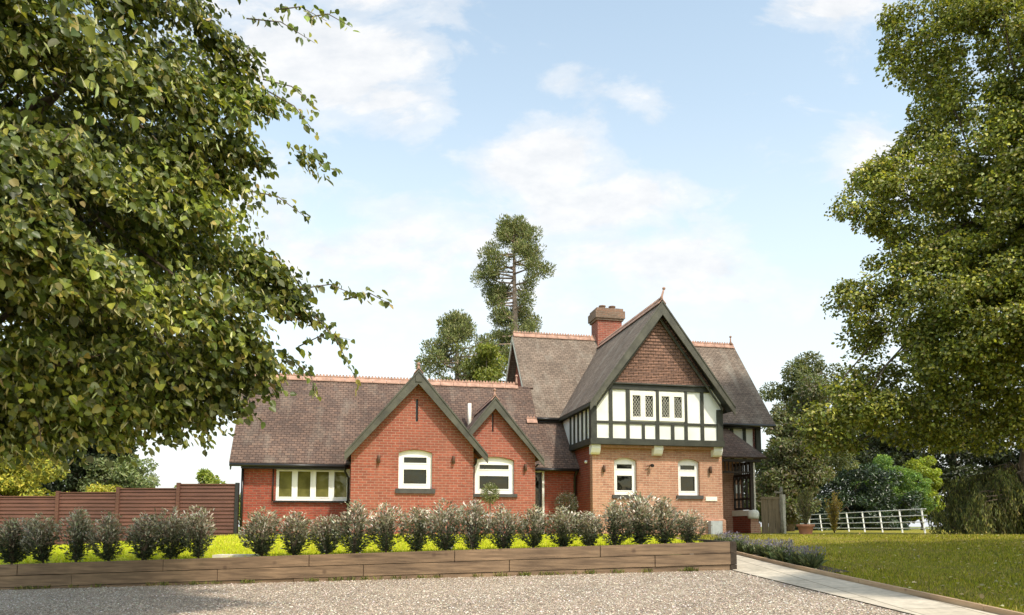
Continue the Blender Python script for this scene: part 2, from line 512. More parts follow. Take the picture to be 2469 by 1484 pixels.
def clumpy(blobs, k, rad):
    """break large blobs into k smaller clumps on and inside their surface"""
    P, d = blob_points(blobs, k, .7)
    r_ = rad * rng.uniform(.6, 1.35, k)
    return [(*P[j], r_[j] * rng.uniform(.9, 1.3), r_[j] * rng.uniform(.9, 1.3), r_[j] * rng.uniform(.55, .9)) for j in range(k)]
def limbs(mb, base, tips, r0, n=6, wob=.12, start=(.35, .8), top=None):
    base = Vector(base)
    for tp in tips:
        tp = Vector(tp)
        s_ = base.lerp(top, random.uniform(*start)) if top is not None else base
        L_ = (tp - s_).length
        pts = []
        for i in range(n + 1):
            t_ = i / n
            p = s_.lerp(tp, t_) + Vector((random.uniform(-1, 1), random.uniform(-1, 1), random.uniform(-1, 1))) * wob * math.sin(math.pi * t_)
            p.z += .12 * L_ * math.sin(math.pi * t_) * .6
            pts.append(p)
        mb.tube(pts, [r0 * (1 - .85 * i / n) for i in range(n + 1)], 6)
def tree(name, x, y, z0, blobs, nclump, crad, nleaf, lsize, cols, wts, label, cat, group=None, trunk_r=.15, material='leaf', bark='bark', wf=.8, shape=LEAF6, trunk_top=None, nlimb=10, upbias=.5):
    root = empty(name, (0, 0, 0), 0, label, cat, group)
    cl = clumpy(blobs, nclump, crad)
    P, d = blob_points(cl, nleaf, .6)
    A = d * .5 + rdir(nleaf) * .8 + np.array([0, 0, -.3])
    Nn = d * .6 + rdir(nleaf) * .7 + np.array([0, 0, upbias])
    # light clumps and dark clumps: leaves of a clump share a cast of colour
    ci = np.clip(((P[:, 0] * 1.7 + P[:, 2] * 2.3 + np.sin(P[:, 1] * 3)) * 1.1), -1e6, 1e6)
    C = palette(nleaf, cols, wts) * (1 + .22 * np.sin(ci))[:, None]
    leaf_mesh('crown', P, A, Nn, lsize * rng.uniform(.6, 1.25, nleaf), np.full(nleaf, wf), C, M[material], root, shape)
    mb = MB()
    tt = trunk_top if trunk_top is not None else max(b[2] for b in blobs)
    cx = sum(b[0] for b in blobs) / len(blobs); cy = sum(b[1] for b in blobs) / len(blobs)
    top = Vector((cx, cy, tt))
    npt = 7
    pts = [Vector((x, y, z0)).lerp(top, i / npt) + Vector((random.uniform(-.08, .08), random.uniform(-.08, .08), 0)) * (1 if 0 < i < npt else 0) for i in range(npt + 1)]
    mb.tube(pts, [trunk_r * (1.15 - i / npt) + .015 for i in range(npt + 1)], 8)
    idx = np.linspace(0, len(cl) - 1, min(nlimb, len(cl))).astype(int)
    limbs(mb, (x, y, z0), [cl[i][:3] for i in idx], trunk_r * .35, top=top)
    mb.build('trunk', M[bark], root)
    return root

# ------------------------------------------------------------------ ground
def G(x, y):
    z = .027 * x + .045 * y
    k = 1.13
    return k - .5 * (math.sqrt((k - z) ** 2 + .004) + (k - z)) if True else z
def G(x, y):
    z = .027 * x + .045 * y
    d = 1.13 - z
    if z < -1.0: z = -1.0
    return min(z, 1.13) if abs(d) > .06 else 1.13 - ((d + .06) ** 2) / .24
def wall_top(x): return .93 + .0315 * (x + 2.42)
def house_z(x): return 1.13 if x > -7.5 else 1.13 + (x + 7.5) * .06
def terr(x, y):
    t_ = min(1, max(0, (y - 12.5) / 8.0))
    return (wall_top(x) - .05) * (1 - t_) + house_z(x) * t_
def sheet(name, xs, ys, zf, material, skirt=False, kind='structure'):
    mb = MB(); nx, ny = len(xs), len(ys)
    v = [(x, y, zf(x, y)) for y in ys for x in xs]
    f = [(j * nx + i, j * nx + i + 1, (j + 1) * nx + i + 1, (j + 1) * nx + i) for j in range(ny - 1) for i in range(nx - 1)]
    mb.add(v, f, True)
    return tag(mb.build(name, material), kind=kind)
def lin(a, b_, n): return [a + (b_ - a) * i / n for i in range(n + 1)]
sheet('ground', [-600, -250, -100, -50, -30] + lin(-24, 24, 24) + [30, 50, 100, 250, 600], [-60, -20, -6] + lin(-2, 30, 32) + [35, 45, 60, 100, 250, 600, 900],
      lambda x, y: G(x, y) - .05, M['field'])
def path_l(y): return 3.62 + (12.2 - y) * .113 if y < 12.4 else 3.66
def path_r(y): return 4.56 + (12.35 - y) * .07 if y < 12.4 else 4.56 - (y - 12.4) * .03
def strip(name, ys, xl, xr, zf, material, n=6, kind='structure'):
    mb = MB(); v = []; f = []
    for y in ys:
        a, b_ = xl(y), xr(y)
        for i in range(n + 1):
            x = a + (b_ - a) * i / n
            v.append((x, y, zf(x, y)))
    for j in range(len(ys) - 1):
        for i in range(n):
            k = j * (n + 1) + i
            f.append((k, k + 1, k + n + 2, k + n + 1))
    mb.add(v, f, True)
    return tag(mb.build(name, material), kind=kind)
strip('gravel_drive', lin(1, 12.42, 24), lambda y: -22, lambda y: path_l(y) - .0, G, M['gravel'], 30)
strip('path', lin(1, 20.5, 26), path_l, path_r, lambda x, y: G(x, y) + .012, M['flags'], 2)
strip('flower_bed', lin(11.6, 19, 12), lambda y: path_r(y) + .05, lambda y: path_r(y) + .62, lambda x, y: G(x, y) + .015, M['soil'], 3)
strip('lawn', lin(1, 60, 90), lambda y: path_r(y) + .04 if y < 20.5 else 4.0, lambda y: 60, lambda x, y: G(x, y) - .012 + .02 * math.sin(x * 1.3 + y * .7) * math.sin(y * .9), M['lawn'], 60)
strip('terrace_lawn', lin(12.55, 26, 24), lambda y: -22, lambda y: 3.5, terr, M['terrace'], 34)
# soil strip under the hedge plants
strip('planting_bed', lin(12.52, 13.0, 2), lambda y: -13, lambda y: 3.48, lambda x, y: terr(x, y) + .012, M['soil'], 30)
strip('gravel_margin', lin(20.9, 21.9, 3), lambda y: -8.2 + (y - 21) * 0, lambda y: -1.2, lambda x, y: terr(x, y) + .01, M['stone'], 8)

# gravel stones lying loose on the drive
def stones():
    n = 60000
    y = 6.8 + 5.6 * rng.uniform(0, 1, n) ** 1.25
    xl = -y * .72 - .4
    xr = np.array([path_l(q) for q in y]) - .02
    x = xl + (xr - xl) * rng.uniform(0, 1, n)
    z = .027 * x + .045 * y
    r_ = rng.uniform(.005, .0125, n)
    P = np.stack([x, y, z + r_ * .35], 1)
    oct_ = np.array([(1, 0, 0), (0, 1, 0), (-1, 0, 0), (0, -1, 0), (0, 0, 1)], float)
    a = rng.uniform(0, 6.28, n); sx = rng.uniform(.8, 1.6, n); szz = rng.uniform(.5, .9, n)
    V = np.repeat(oct_[None], n, 0)
    V = V + rng.normal(0, .18, V.shape)
    V[:, :, 0] *= sx[:, None]; V[:, :, 2] *= szz[:, None]
    c, s_ = np.cos(a)[:, None], np.sin(a)[:, None]
    X = V[:, :, 0] * c - V[:, :, 1] * s_; Y = V[:, :, 0] * s_ + V[:, :, 1] * c
    V = np.stack([X, Y, V[:, :, 2]], 2) * r_[:, None, None] + P[:, None, :]
    V = V.reshape(-1, 3)
    F = ((np.arange(n) * 5)[:, None, None] + np.array([(0, 1, 4), (1, 2, 4), (2, 3, 4), (3, 0, 4)])[None]).reshape(-1, 3)
    me = bpy.data.meshes.new('gravel_stones')
    me.vertices.add(len(V)); me.vertices.foreach_set('co', V.astype('f').ravel())
    me.loops.add(F.size); me.loops.foreach_set('vertex_index', F.astype('i').ravel())
    me.polygons.add(len(F)); me.polygons.foreach_set('loop_start', (np.arange(len(F)) * 3).astype('i'))
    me.polygons.foreach_set('loop_total', np.full(len(F), 3, 'i'))
    me.update(calc_edges=True)
    C = palette(n, [(.47, .385, .30), (.32, .25, .19), (.59, .51, .41), (.16, .125, .10), (.73, .67, .58), (.40, .29, .215)], [4, 3, 3, 1.8, 1.3, 1.5], .12)
    cc = np.ones((n, 5, 4), 'f'); cc[:, :, :3] = C[:, None, :]
    at = me.color_attributes.new('tint', 'FLOAT_COLOR', 'POINT'); at.data.foreach_set('color', cc.ravel())
    me.materials.append(M['stonebit'])
    o = bpy.data.objects.new('gravel_stones', me); col.objects.link(o)
    tag(o, 'loose beige gravel stones covering the drive', 'gravel', kind='stuff')
stones()
TRI = np.array([(.5, 0, 0), (0, 1, 0), (-.5, 0, 0)])
def grass(name, n, xf, yf, zf, hgt, cols, wts, label, wd=.10):
    y = yf(n); x = xf(y)
    z = np.array([zf(a, b_) for a, b_ in zip(x, y)])
    P = np.stack([x, y, z], 1)
    A = np.array([0, 0, 1.0]) + rng.normal(0, .4, (n, 3)); A[:, 2] = np.abs(A[:, 2]) + .2
    o = leaf_mesh(name, P, A, rdir(n) + np.array([0, -.6, .3]), hgt * rng.uniform(.5, 1.4, n), np.full(n, wd) * rng.uniform(.6, 1.4, n) * 2, palette(n, cols, wts), M['grassblade'], None, TRI)
    tag(o, label, 'grass', kind='stuff')
LG = [(.31, .30, .025), (.20, .21, .02), (.40, .32, .10), (.12, .13, .02)]
grass('grass_blades', 90000, lambda y: np.array([path_r(q) + .1 for q in y]) + (y * .78 - 4.2) * rng.uniform(0, 1, len(y)) , lambda n: 7 + 15 * rng.uniform(0, 1, n) ** 1.1,
      lambda x, y: G(x, y) - .02, .05, LG, [4, 3, 2, 2], 'short sunlit grass of the right-hand lawn', .14)
def litter():
    n = 420
    y = rng.uniform(7.5, 21, n); x = np.array([path_r(q) + .1 for q in y]) + (y * .75 - 4) * rng.uniform(0, 1, n)
    z = np.array([G(a, b_) for a, b_ in zip(x, y)]) + .03
    A = rdir(n); A[:, 2] *= .25
    o = leaf_mesh('fallen_leaves', np.stack([x, y, z], 1), A, np.array([0, 0, 1.0]) + rdir(n) * .5, rng.uniform(.03, .065, n), np.full(n, .8), palette(n, [(.40, .34, .18), (.40, .30, .14), (.55, .50, .30)], [3, 2, 2]), M['leaf'])
    tag(o, 'pale fallen leaves scattered on the right-hand lawn', 'leaves', kind='stuff')
litter()
def weeds():
    k = 46
    cx = rng.uniform(-8.5, 3.4, k); P = []; A = []
    for x in cx:
        m_ = int(rng.integers(8, 26)); a = rng.uniform(0, 6.28, m_)
        P.append(np.stack([x + rng.normal(0, .05, m_), np.full(m_, 12.36) + rng.normal(0, .02, m_), np.full(m_, G(x, 12.37))], 1))
        A.append(np.stack([np.cos(a) * .5, np.sin(a) * .4 - .1, rng.uniform(.5, 1.3, m_)], 1))
    P = np.concatenate(P); A = np.concatenate(A); n = len(P)
    o = leaf_mesh('weeds', P, A, rdir(n), rng.uniform(.03, .09, n), np.full(n, .16), palette(n, [(.20, .22, .06), (.30, .26, .10), (.12, .15, .04)], [2, 1, 1]), M['grassblade'])
    tag(o, 'sparse weeds and dry tufts at the foot of the timber wall', 'weeds', kind='stuff')
weeds()
TG = [(.50, .53, .03), (.40, .46, .02), (.56, .50, .10)]
grass('terrace_grass', 60000, lambda y: -y * .75 + (y * .75 + 3.4) * rng.uniform(0, 1, len(y)), lambda n: 13.0 + 8 * rng.uniform(0, 1, n),
      lambda x, y: terr(x, y), .05, TG, [4, 3, 1], 'bright fresh grass on the terrace behind the timber wall', .14)

# ------------------------------------------------------------------ timber sleeper wall
def sleeper_wall():
    root = empty('timber_retaining_wall', (-2.4, 12.4, .6), 0, 'long low retaining wall of stacked brown timber sleepers between gravel and hedge', 'retaining wall')
    ox, oy, oz = root.location
    def zt(x): return wall_top(x)
    h = .19
    for ci in range(3):
        x = 3.60 - (0, .0, .0)[ci]
        first = True
        while x > -15:
            L_ = (1.15, 2.0, 2.4)[ci] if first and ci < 2 else 2.4
            if ci == 0 and first: L_ = 2.15
            if ci == 1 and first: L_ = 1.25
            first = False
            x1 = x - L_ + .012
            t0, t1 = zt(x1) - ci * h, zt(x) - ci * h
            b0, b1 = t0 - h + .010, t1 - h + .010
            jy = random.uniform(-.014, .010)
            mb = MB()
            v = [(x1, 12.4 + jy, b0), (x, 12.4 + jy, b1), (x, 12.54, b1), (x1, 12.54, b0), (x1, 12.4 + jy, t0), (x, 12.4 + jy, t1), (x, 12.54, t1), (x1, 12.54, t0)]
            v = [(a - ox, b_ - oy, c - oz) for a, b_, c in v]
            mb.add(v, [(0, 3, 2, 1), (4, 5, 6, 7), (0, 1, 5, 4), (1, 2, 6, 5), (2, 3, 7, 6), (3, 0, 4, 7)])
            mb.build('sleeper', M['sleeper'], root)
            x -= L_
    # the return wall beside the path: dark end grain showing at the corner
    mb = MB()
    for ci in range(3):
        t_ = zt(3.7) - ci * h
        mb.box(3.603 - ox, 3.70 - ox, 12.385 - oy, 14.9 - oy, t_ - h + .006 - oz, t_ - oz)
    mb.build('return_wall', M['endgrain'], root)
sleeper_wall()
mb = MB()
for i, y in enumerate(lin(3, 20, 7)[:-1]):
    y1 = y + 17 / 7 - .01
    def bz(yy): return G(path_r(yy), yy)
    v = []
    for yy in (y, y1):
        xx = path_r(yy) + .02
        v += [(xx, yy, bz(yy) - .05), (xx + .045, yy, bz(yy) - .05), (xx + .045, yy, bz(yy) + .07), (xx, yy, bz(yy) + .07)]
    mb.add(v, [(0, 1, 2, 3), (7, 6, 5, 4), (0, 4, 5, 1), (1, 5, 6, 2), (2, 6, 7, 3), (3, 7, 4, 0)])
tag(mb.build('edging_board', M['edging']), 'pale wooden edging boards between paved path and right-hand lawn', 'edging')
mb = MB(); mb.box(-5.2, -4.45, 13.05, 13.45, terr(-5, 13.2) + .0, terr(-5, 13.2) + .05)
tag(mb.build('paving_slab', M['stone']), 'single pale paving slab lying in the grass in the hedge gap', 'paving slab')

# ------------------------------------------------------------------ the house
TH = .21
HO = Vector((2.529, 23.40, 1.15))
def W(x, y, z):
    c, s_ = math.cos(TH), math.sin(TH)
    return Vector((HO.x + x * c - y * s_, HO.y + x * s_ + y * c, HO.z + z))
house = empty('country_house', HO, TH, 'red brick country house with steep tiled gables and a black and white timbered upper storey', 'house')
def HB(mb, name, m_, parent=None): return mb.build(name, M[m_], parent if parent is not None else house)

def arch_loop(x0, x1, z0, zt, rise, n=8):
    pts = [(x0, z0), (x1, z0)]
    xc = (x0 + x1) / 2; hw = (x1 - x0) / 2
    if rise <= 0: return pts + [(x1, zt), (x0, zt)]
    rad = (hw * hw + rise * rise) / (2 * rise); cz = zt - rad
    a0 = math.asin(hw / rad)
    for i in range(n + 1):
        a = a0 - 2 * a0 * i / n
        pts.append((xc + rad * math.sin(a), cz + rad * math.cos(a)))
    return pts
def arch_window(x0, x1, z0, zt, y, rise, p_top, p_bot, st, sill, yr=.10):
    """white framed window: arched outline, small top light and larger lower light"""
    wroot = None
    fr = MB()
    g0, g1 = x0 + st, x1 - st
    fr.wall(arch_loop(x0, x1, z0, zt, rise), [[(g0, p_top[0]), (g1, p_top[0]), (g1, p_top[1]), (g0, p_top[1])], [(g0, p_bot[0]), (g1, p_bot[0]), (g1, p_bot[1]), (g0, p_bot[1])]], y + yr, .07)
    # casement beads standing slightly proud
    for (a, b_) in (p_top, p_bot):
        e = .025
        fr.box(g0 - e, g0 + .004, y + yr - .014, y + yr + .01, a - e, b_ + e); fr.box(g1 - .004, g1 + e, y + yr - .014, y + yr + .01, a - e, b_ + e)
        fr.box(g0 + .004, g1 - .004, y + yr - .014, y + yr + .01, a - e, a + .004); fr.box(g0 + .004, g1 - .004, y + yr - .014, y + yr + .01, b_ - .004, b_ + e)
    f = HB(fr, 'window', 'white')
    for (a, b_) in (p_top, p_bot):
        HB(MB().box(g0 - .01, g1 + .01, y + yr + .045, y + yr + .06, a - .01, b_ + .01), 'pane', 'glass', f)
    s_ = MB().box(x0 - .08, x1 + .09, y - .06, y + yr + .02, z0 - sill, z0 - .002)
    HB(s_, 'sill', 'sill', f)
    return f
def barge(ax, az, fx, fz, y, drop, name='bargeboard', dp=.05, m_='barge', parent=None):
    mb = MB()
    mb.slab([(ax, y, az), (fx, y, fz), (fx, y, fz - drop * .62), (ax, y, az - drop)], (0, dp, 0))
    # thin moulding along the upper edge
    mb.slab([(ax, y - .022, az + .012), (fx, y - .022, fz + .012), (fx, y - .022, fz - .05), (ax, y - .022, az - .05)], (0, .021, 0))
    return HB(mb, name, m_, parent)
def roof_slab(pts, m_, name='roof', th=.07):
    P = [Vector(p) for p in pts]
    n = (P[1] - P[0]).cross(P[2] - P[0]).normalized()
    if n.z < 0: n = -n
    return HB(MB().slab(pts, tuple(-n * th)), name, m_)
def ridge(a, b_, parent, crest=True, r_=.085):
    a = Vector(a); b_ = Vector(b_); d = (b_ - a); L_ = d.length; d.normalize()
    mb = MB()
    n = max(1, int(L_ / .45))
    side = Vector((0, 0, 1)).cross(d).normalized()
    for i in range(n):
        p0 = a + d * (L_ * i / n + .006); p1 = a + d * (L_ * (i + 1) / n - .006)
        for q, sg in ((side, 1), (side, -1)):
            v = [p0 + Vector((0, 0, .05)), p1 + Vector((0, 0, .05)), p1 + q * sg * .13 - Vector((0, 0, .105)), p0 + q * sg * .13 - Vector((0, 0, .105))]
            mb.add(v + [x - Vector((0, 0, .03)) for x in v], [(0, 1, 2, 3), (7, 6, 5, 4), (0, 4, 5, 1), (2, 6, 7, 3), (1, 5, 6, 2), (0, 3, 7, 4)])
    mb.tube([a + Vector((0, 0, .05)), b_ + Vector((0, 0, .05))], .028, 6)
    if crest:
        k = int(L_ / .11)
        for i in range(k):
            c = a + d * (.06 + i * .11)
            pts = [c + d * (.042 * math.cos(t_)) + Vector((0, 0, .06 + .075 * math.sin(t_))) for t_ in (0, .6, 1.2, 1.57, 1.94, 2.54, 3.14)]
            mb.slab([p - side * .009 for p in pts], side * .018)
    return HB(mb, 'ridge_tiles', 'terracotta', parent)
def finial(p, parent, h=.4, lean=.06):
    p = Vector(p)
    mb = MB()
    mb.tube([p, p + Vector((lean * .3, 0, h * .35)), p + Vector((lean * .7, 0, h * .7)), p + Vector((lean, 0, h))], [.07, .035, .03, .02], 8)
    c = p + Vector((lean, 0, h))
    mb.tube([c + Vector((0, 0, z)) for z in (-.05, -.03, 0, .03, .05)], [.012, .045, .055, .045, .01], 8)
    return HB(mb, 'finial', 'terracotta', parent)

RS = (5.30 - 2.15) / (3.85 - 1.35)       # slope of the long low roof
def rz(y): return 2.15 + RS * (y - 1.35)
# --- long low range
win4 = (-9.68, -7.46, 1.02, 2.03)
wl = MB()
wl.wall([(-10.7, -.3), (-.05, -.3), (-.05, 2.30), (-10.7, 2.30)], [[(win4[0], win4[2]), (win4[1], win4[2]), (win4[1], win4[3]), (win4[0], win4[3])],
        [(-1.88, -.1), (-1.16, -.1), (-1.16, 2.06), (-1.88, 2.06)]], 1.7, .25)
wl.wall([(1.71, -.3), (6.0, -.3), (6.0, 2.3), (3.85, rz(3.85) - .12), (1.71, 2.3)], [], -10.7, .25, 'x')
wl.box(-10.45, -1.1, 5.75, 6.0, -.3, 2.3)
HB(wl, 'range_wall', 'shade_brick')
r_low = roof_slab([(-11.02, 1.35, 2.15), (-1.10, 1.35, 2.15), (-1.10, 3.85, 5.30), (-11.02, 3.85, 5.30)], 'roof_low')
roof_slab([(-1.10, 1.35, 2.145), (.02, 1.35, 2.145), (.02, 3.4, 4.30), (-1.10, 3.4, 4.30)], 'roof_low')
ridge((-1.5, 2.72, rz(2.72) + .05), (-1.12, 2.72, rz(2.72) + .05), r_low, True, .05)
roof_slab([(-11.02, 6.35, 2.15), (-.98, 6.35, 2.15), (-.98, 3.85, 5.30), (-11.02, 3.85, 5.30)], 'roof_low')
ridge((-11.0, 3.85, 5.33), (-1.55, 3.85, 5.33), r_low)
finial((-1.6, 3.85, 5.38), r_low, .3, 0)
HB(MB().slab([(-11.0, 1.38, 2.09), (-11.0, 3.85, 5.20), (-11.0, 3.85, 5.02), (-11.0, 1.38, 1.93)], (.04, 0, 0)), 'bargeboard', 'barge')
HB(MB().slab([(-11.0, 6.32, 2.09), (-11.0, 3.86, 5.20), (-11.0, 3.86, 5.02), (-11.0, 6.32, 1.93)], (.04, 0, 0)), 'bargeboard', 'barge')
# gutters and downpipes
def gutter(a, b_): return HB(MB().tube([a, b_], .052, 8), 'gutter', 'black')
gutter((-11.0, 1.29, 2.08), (-7.5, 1.29, 2.08))
gutter((-1.72, 1.29, 2.08), (-.05, 1.29, 2.08))
HB(MB().box(-10.68, -7.56, 1.36, 1.69, 1.98, 2.04), 'soffit', 'black')
def pipe(pts, r_=.034): return HB(MB().tube(pts, r_, 8), 'downpipe', 'black')
pipe([(-10.66, 1.64, 2.0), (-10.66, 1.64, 0.0)], .04)
pipe([(-7.62, 1.30, 2.05), (-7.60, 1.40, 1.92), (-7.50, 1.62, 1.75), (-7.50, 1.62, 0)])
pipe([(-9.76, 1.62, 2.0), (-9.76, 1.62, 1.0)], .02)
pipe([(-.09, 1.30, 2.08), (-.09, 1.50, 1.95), (-.09, 1.62, 1.85), (-.09, 1.62, 0)], .04)
pipe([(-3.86, -.93, 2.18), (-3.82, -.7, 2.08), (-3.85, -.27, 2.0), (-3.85, -.27, 0)], .035)
pipe([(-1.80, -.2, 2.12), (-1.86, .2, 2.02), (-1.86, .2, 0)], .03)
# four-light window
wf = MB(); x0, x1, z0, z1 = win4
wf.box(x0, x1, 1.73, 1.81, z0, z0 + .09); wf.box(x0, x1, 1.73, 1.81, z1 - .07, z1)
lw = (x1 - x0) / 4
for i in range(5):
    hw = .05 if i in (0, 4) else .055
    xx = x0 + lw * i
    wf.box(max(x0, xx - hw), min(x1, xx + hw) if i < 4 else x1, 1.733, 1.807, z0 + .09, z1 - .07)
for i in range(4):
    a, b_ = x0 + lw * i + .055, x0 + lw * (i + 1) - .055
    e = .03
    wf.box(a - .003, a + e, 1.715, 1.79, z0 + .088, z1 - .068); wf.box(b_ - e, b_ + .003, 1.715, 1.79, z0 + .088, z1 - .068)
    wf.box(a + e, b_ - e, 1.717, 1.788, z0 + .088, z0 + .088 + e); wf.box(a + e, b_ - e, 1.717, 1.788, z1 - .068 - e, z1 - .068)
w4 = HB(wf, 'window', 'white')
for i in range(4):
    HB(MB().box(x0 + lw * i + .05, x0 + lw * (i + 1) - .05, 1.765, 1.775, z0 + .08, z1 - .06), 'pane', 'glass_green', w4)
HB(MB().box(x0 - .06, x1 + .04, 1.60, 1.74, z0 - .06, z0 - .003), 'sill', 'black', w4)
# door beside the second gable
dr = MB(); dr.box(-1.88, -1.20, 1.80, 1.85, -.1, 2.02)
d_ = HB(dr, 'door', 'black')
HB(MB().box(-1.78, -1.30, 1.785, 1.799, .12, 1.92), 'glass', 'glass', d_)
HB(MB().box(-1.20, -1.13, 1.68, 1.86, -.1, 2.09).box(-1.88, -1.20, 1.68, 1.86, 2.02, 2.09), 'door_frame', 'white', d_)

# --- brick gables
def gable(xl, xr, xe0, xe1, apex, az, ez, yw, yb, ymeet_a, ymeet_e, brick_m, holes):
    sl = (az - ez) / (apex - xe0)
    sr = (az - ez) / (xe1 - apex)
    wz0 = ez + (xl - xe0) * sl - .1; wz1 = ez + (xe1 - xr) * sr - .1
    g = MB()
    g.wall([(xl, -.3), (xr, -.3), (xr, wz1), (apex, az - .1), (xl, wz0)], holes, yw, .25)
    g.box(xl, xl + .25, yw + .25, 1.72, -.3, wz0 - .15)
    g.box(xr - .25, xr, yw + .25, 1.72, -.3, wz1 - .15)
    HB(g, 'gable_wall', brick_m)
    r1 = roof_slab([(xe0, yb, ez), (apex, yb, az), (apex, ymeet_a, az), (xe0, ymeet_e, ez)], 'roof_low')
    r2 = roof_slab([(xe1, yb, ez), (apex, yb, az), (apex, ymeet_a, az), (xe1, ymeet_e, ez)], 'roof_low')
    HB(MB().slab([(xe0 + .04, yb + .06, ez - .06), (apex, yb + .06, az - .10), (apex, yw, az - .10), (xe0 + .04, yw, ez - .06)], (0, 0, -.015)), 'soffit', 'black', r1)
    HB(MB().slab([(xe1 - .04, yb + .06, ez - .06), (apex, yb + .06, az - .10), (apex, yw, az - .10), (xe1 - .04, yw, ez - .06)], (0, 0, -.015)), 'soffit', 'black', r2)
    return r1
r1 = gable(-7.42, -3.93, -7.56, -3.58, -5.57, 4.70, 2.30, -.9, -1.2, 3.37, 1.47, 'red_brick',
           [arch_loop(-6.09, -5.13, 1.30, 2.42, .09), [(-5.62, 3.24), (-5.55, 3.24), (-5.55, 3.89), (-5.62, 3.89)]])
barge(-5.57, 4.69, -7.60, 2.28, -1.215, .40); barge(-5.57, 4.69, -3.55, 2.28, -1.214, .40)
HB(MB().box(-5.66, -5.48, -1.24, -1.20, 4.34, 4.52), 'bargeboard', 'barge')
ridge((-5.57, -1.2, 4.72), (-5.57, 3.35, 4.72), r1, False)
finial((-5.57, -1.1, 4.74), r1, .14, 0)
HB(MB().box(-5.63, -5.54, -.80, -.78, 3.2, 3.95), 'slot_window', 'black')
arch_window(-6.09, -5.13, 1.30, 2.42, -.9, .09, (2.04, 2.21), (1.44, 1.86), .15, .14)
r2 = gable(-4.4, -1.90, -4.66, -1.72, -3.19, 4.12, 2.28, -.2, -.45, 2.91, 1.45, 'red_brick',
           [arch_loop(-3.77, -2.56, 1.20, 2.32, .10), [(-3.25, 3.09), (-3.20, 3.09), (-3.20, 3.66), (-3.25, 3.66)]])
barge(-3.19, 4.11, -4.68, 2.25, -.465, .34); barge(-3.19, 4.11, -1.68, 2.25, -.464, .34)
ridge((-3.19, -.45, 4.14), (-3.19, 2.88, 4.14), r2, False)
finial((-3.19, -.30, 4.16), r2, .2, 0)
HB(MB().box(-3.27, -3.18, -.10, -.08, 3.05, 3.7), 'slot_window', 'black')
arch_window(-3.77, -2.56, 1.20, 2.32, -.2, .10, (1.95, 2.09), (1.35, 1.75), .15, .10)
# soldier-course arches over the gable windows, and over those of the wing
def soldier(x0, x1, zt, rise, y, m_):
    mb = MB()
    xc = (x0 + x1) / 2; hw = (x1 - x0) / 2; rad = (hw * hw + rise * rise) / (2 * rise); cz = zt - rad; a0 = math.asin(hw / rad) * 1.02
    n = int(2 * a0 * rad / .075)
    for i in range(n):
        a = -a0 + 2 * a0 * (i + .06) / n; b_ = -a0 + 2 * a0 * (i + .94) / n
        q = [(xc + r_ * math.sin(t_), y, cz + r_ * math.cos(t_)) for r_, t_ in ((rad + .01, a), (rad + .01, b_), (rad + .225, b_), (rad + .225, a))]
        mb.slab(q, (0, -.006, 0))
    HB(mb, 'brick_arch', m_)
soldier(-6.09, -5.13, 2.42, .09, -.9, 'red_brick'); soldier(-3.77, -2.56, 2.32, .10, -.2, 'red_brick')

# --- tall wing, ground floor
wing = MB()
H1 = arch_loop(.72, 1.48, 1.22, 2.40, .10); H2 = arch_loop(2.89, 3.64, 1.22, 2.40, .10)
wing.wall([(0, -.3), (4.43, -.3), (4.43, 2.85), (0, 2.85)], [H1, H2], 0, .25)
wing.box(4.18, 4.43, .25, 3.3, -.3, 2.85)
HB(wing, 'wing_wall', 'pale_brick')
HB(MB().box(0.003, .25, .25, 3.3, -.3, 2.85), 'side_wall', 'shade_brick')  # shade on the wing's left side painted with the redder brick
HB(MB().box(-.05, 4.49, -.06, 3.2, -.3, .42).slab([(-.05, -.06, .42), (4.49, -.06, .42), (4.43, -.002, .47), (0, -.002, .47)], (0, .001, -.05)), 'plinth', 'pale_brick')
arch_window(.72, 1.48, 1.22, 2.40, 0, .10, (2.05, 2.20), (1.36, 1.84), .12, .12, .12)
arch_window(2.89, 3.64, 1.22, 2.40, 0, .10, (2.05, 2.20), (1.36, 1.84), .12, .12, .12)
soldier(.72, 1.48, 2.40, .10, 0, 'pale_brick'); soldier(2.89, 3.64, 2.40, .10, 0, 'pale_brick')
for x in (.05, 2.14, 4.20):
    mb = MB(); a, b_ = x - .15, x + .15
    prof = [(0.0, 2.48), (-.10, 2.48), (-.17, 2.53), (-.21, 2.60), (-.24, 2.66), (-.24, 2.775), (0.0, 2.775)]
    mb.slab([(a, y, z) for y, z in prof], (b_ - a, 0, 0))
    HB(mb, 'corbel', 'white')
# --- upper storey: rendered panels behind a timber frame
AX, AZ, EZ, EL, ER = 2.14, 7.36, 4.05, -.27, 4.55
sw = (AZ - EZ) / (AX - EL)
up = MB()
def roofz(x): return AZ - abs(x - AX) * sw - .12
up.wall([(-.10, 2.82), (4.29, 2.82), (4.29, roofz(4.29)), (AX, roofz(AX)), (-.10, roofz(-.10))],
        [[(1.16, 3.56), (2.02, 3.56), (2.02, 4.50), (1.16, 4.50)], [(2.14, 3.56), (3.0, 3.56), (3.0, 4.50), (2.14, 4.50)]], -.27, .2)
up.box(-.10, .1, -.06, 3.3, 2.8, 4.05); up.box(4.1, 4.29, -.06, 3.3, 2.8, 4.05)
HB(up, 'render_wall', 'render')
fr = MB()
def post(x0, x1, z0, z1): fr.box(x0, x1, -.315, -.262, z0, z1)
for x0, x1 in ((.47, .58), (1.04, 1.14), (2.02, 2.14), (3.01, 3.11), (3.57, 3.68)): post(x0, x1, 2.972, 4.538)
for x0, x1 in ((1.56, 1.65), (2.55, 2.65)): post(x0, x1, 2.972, 3.438)
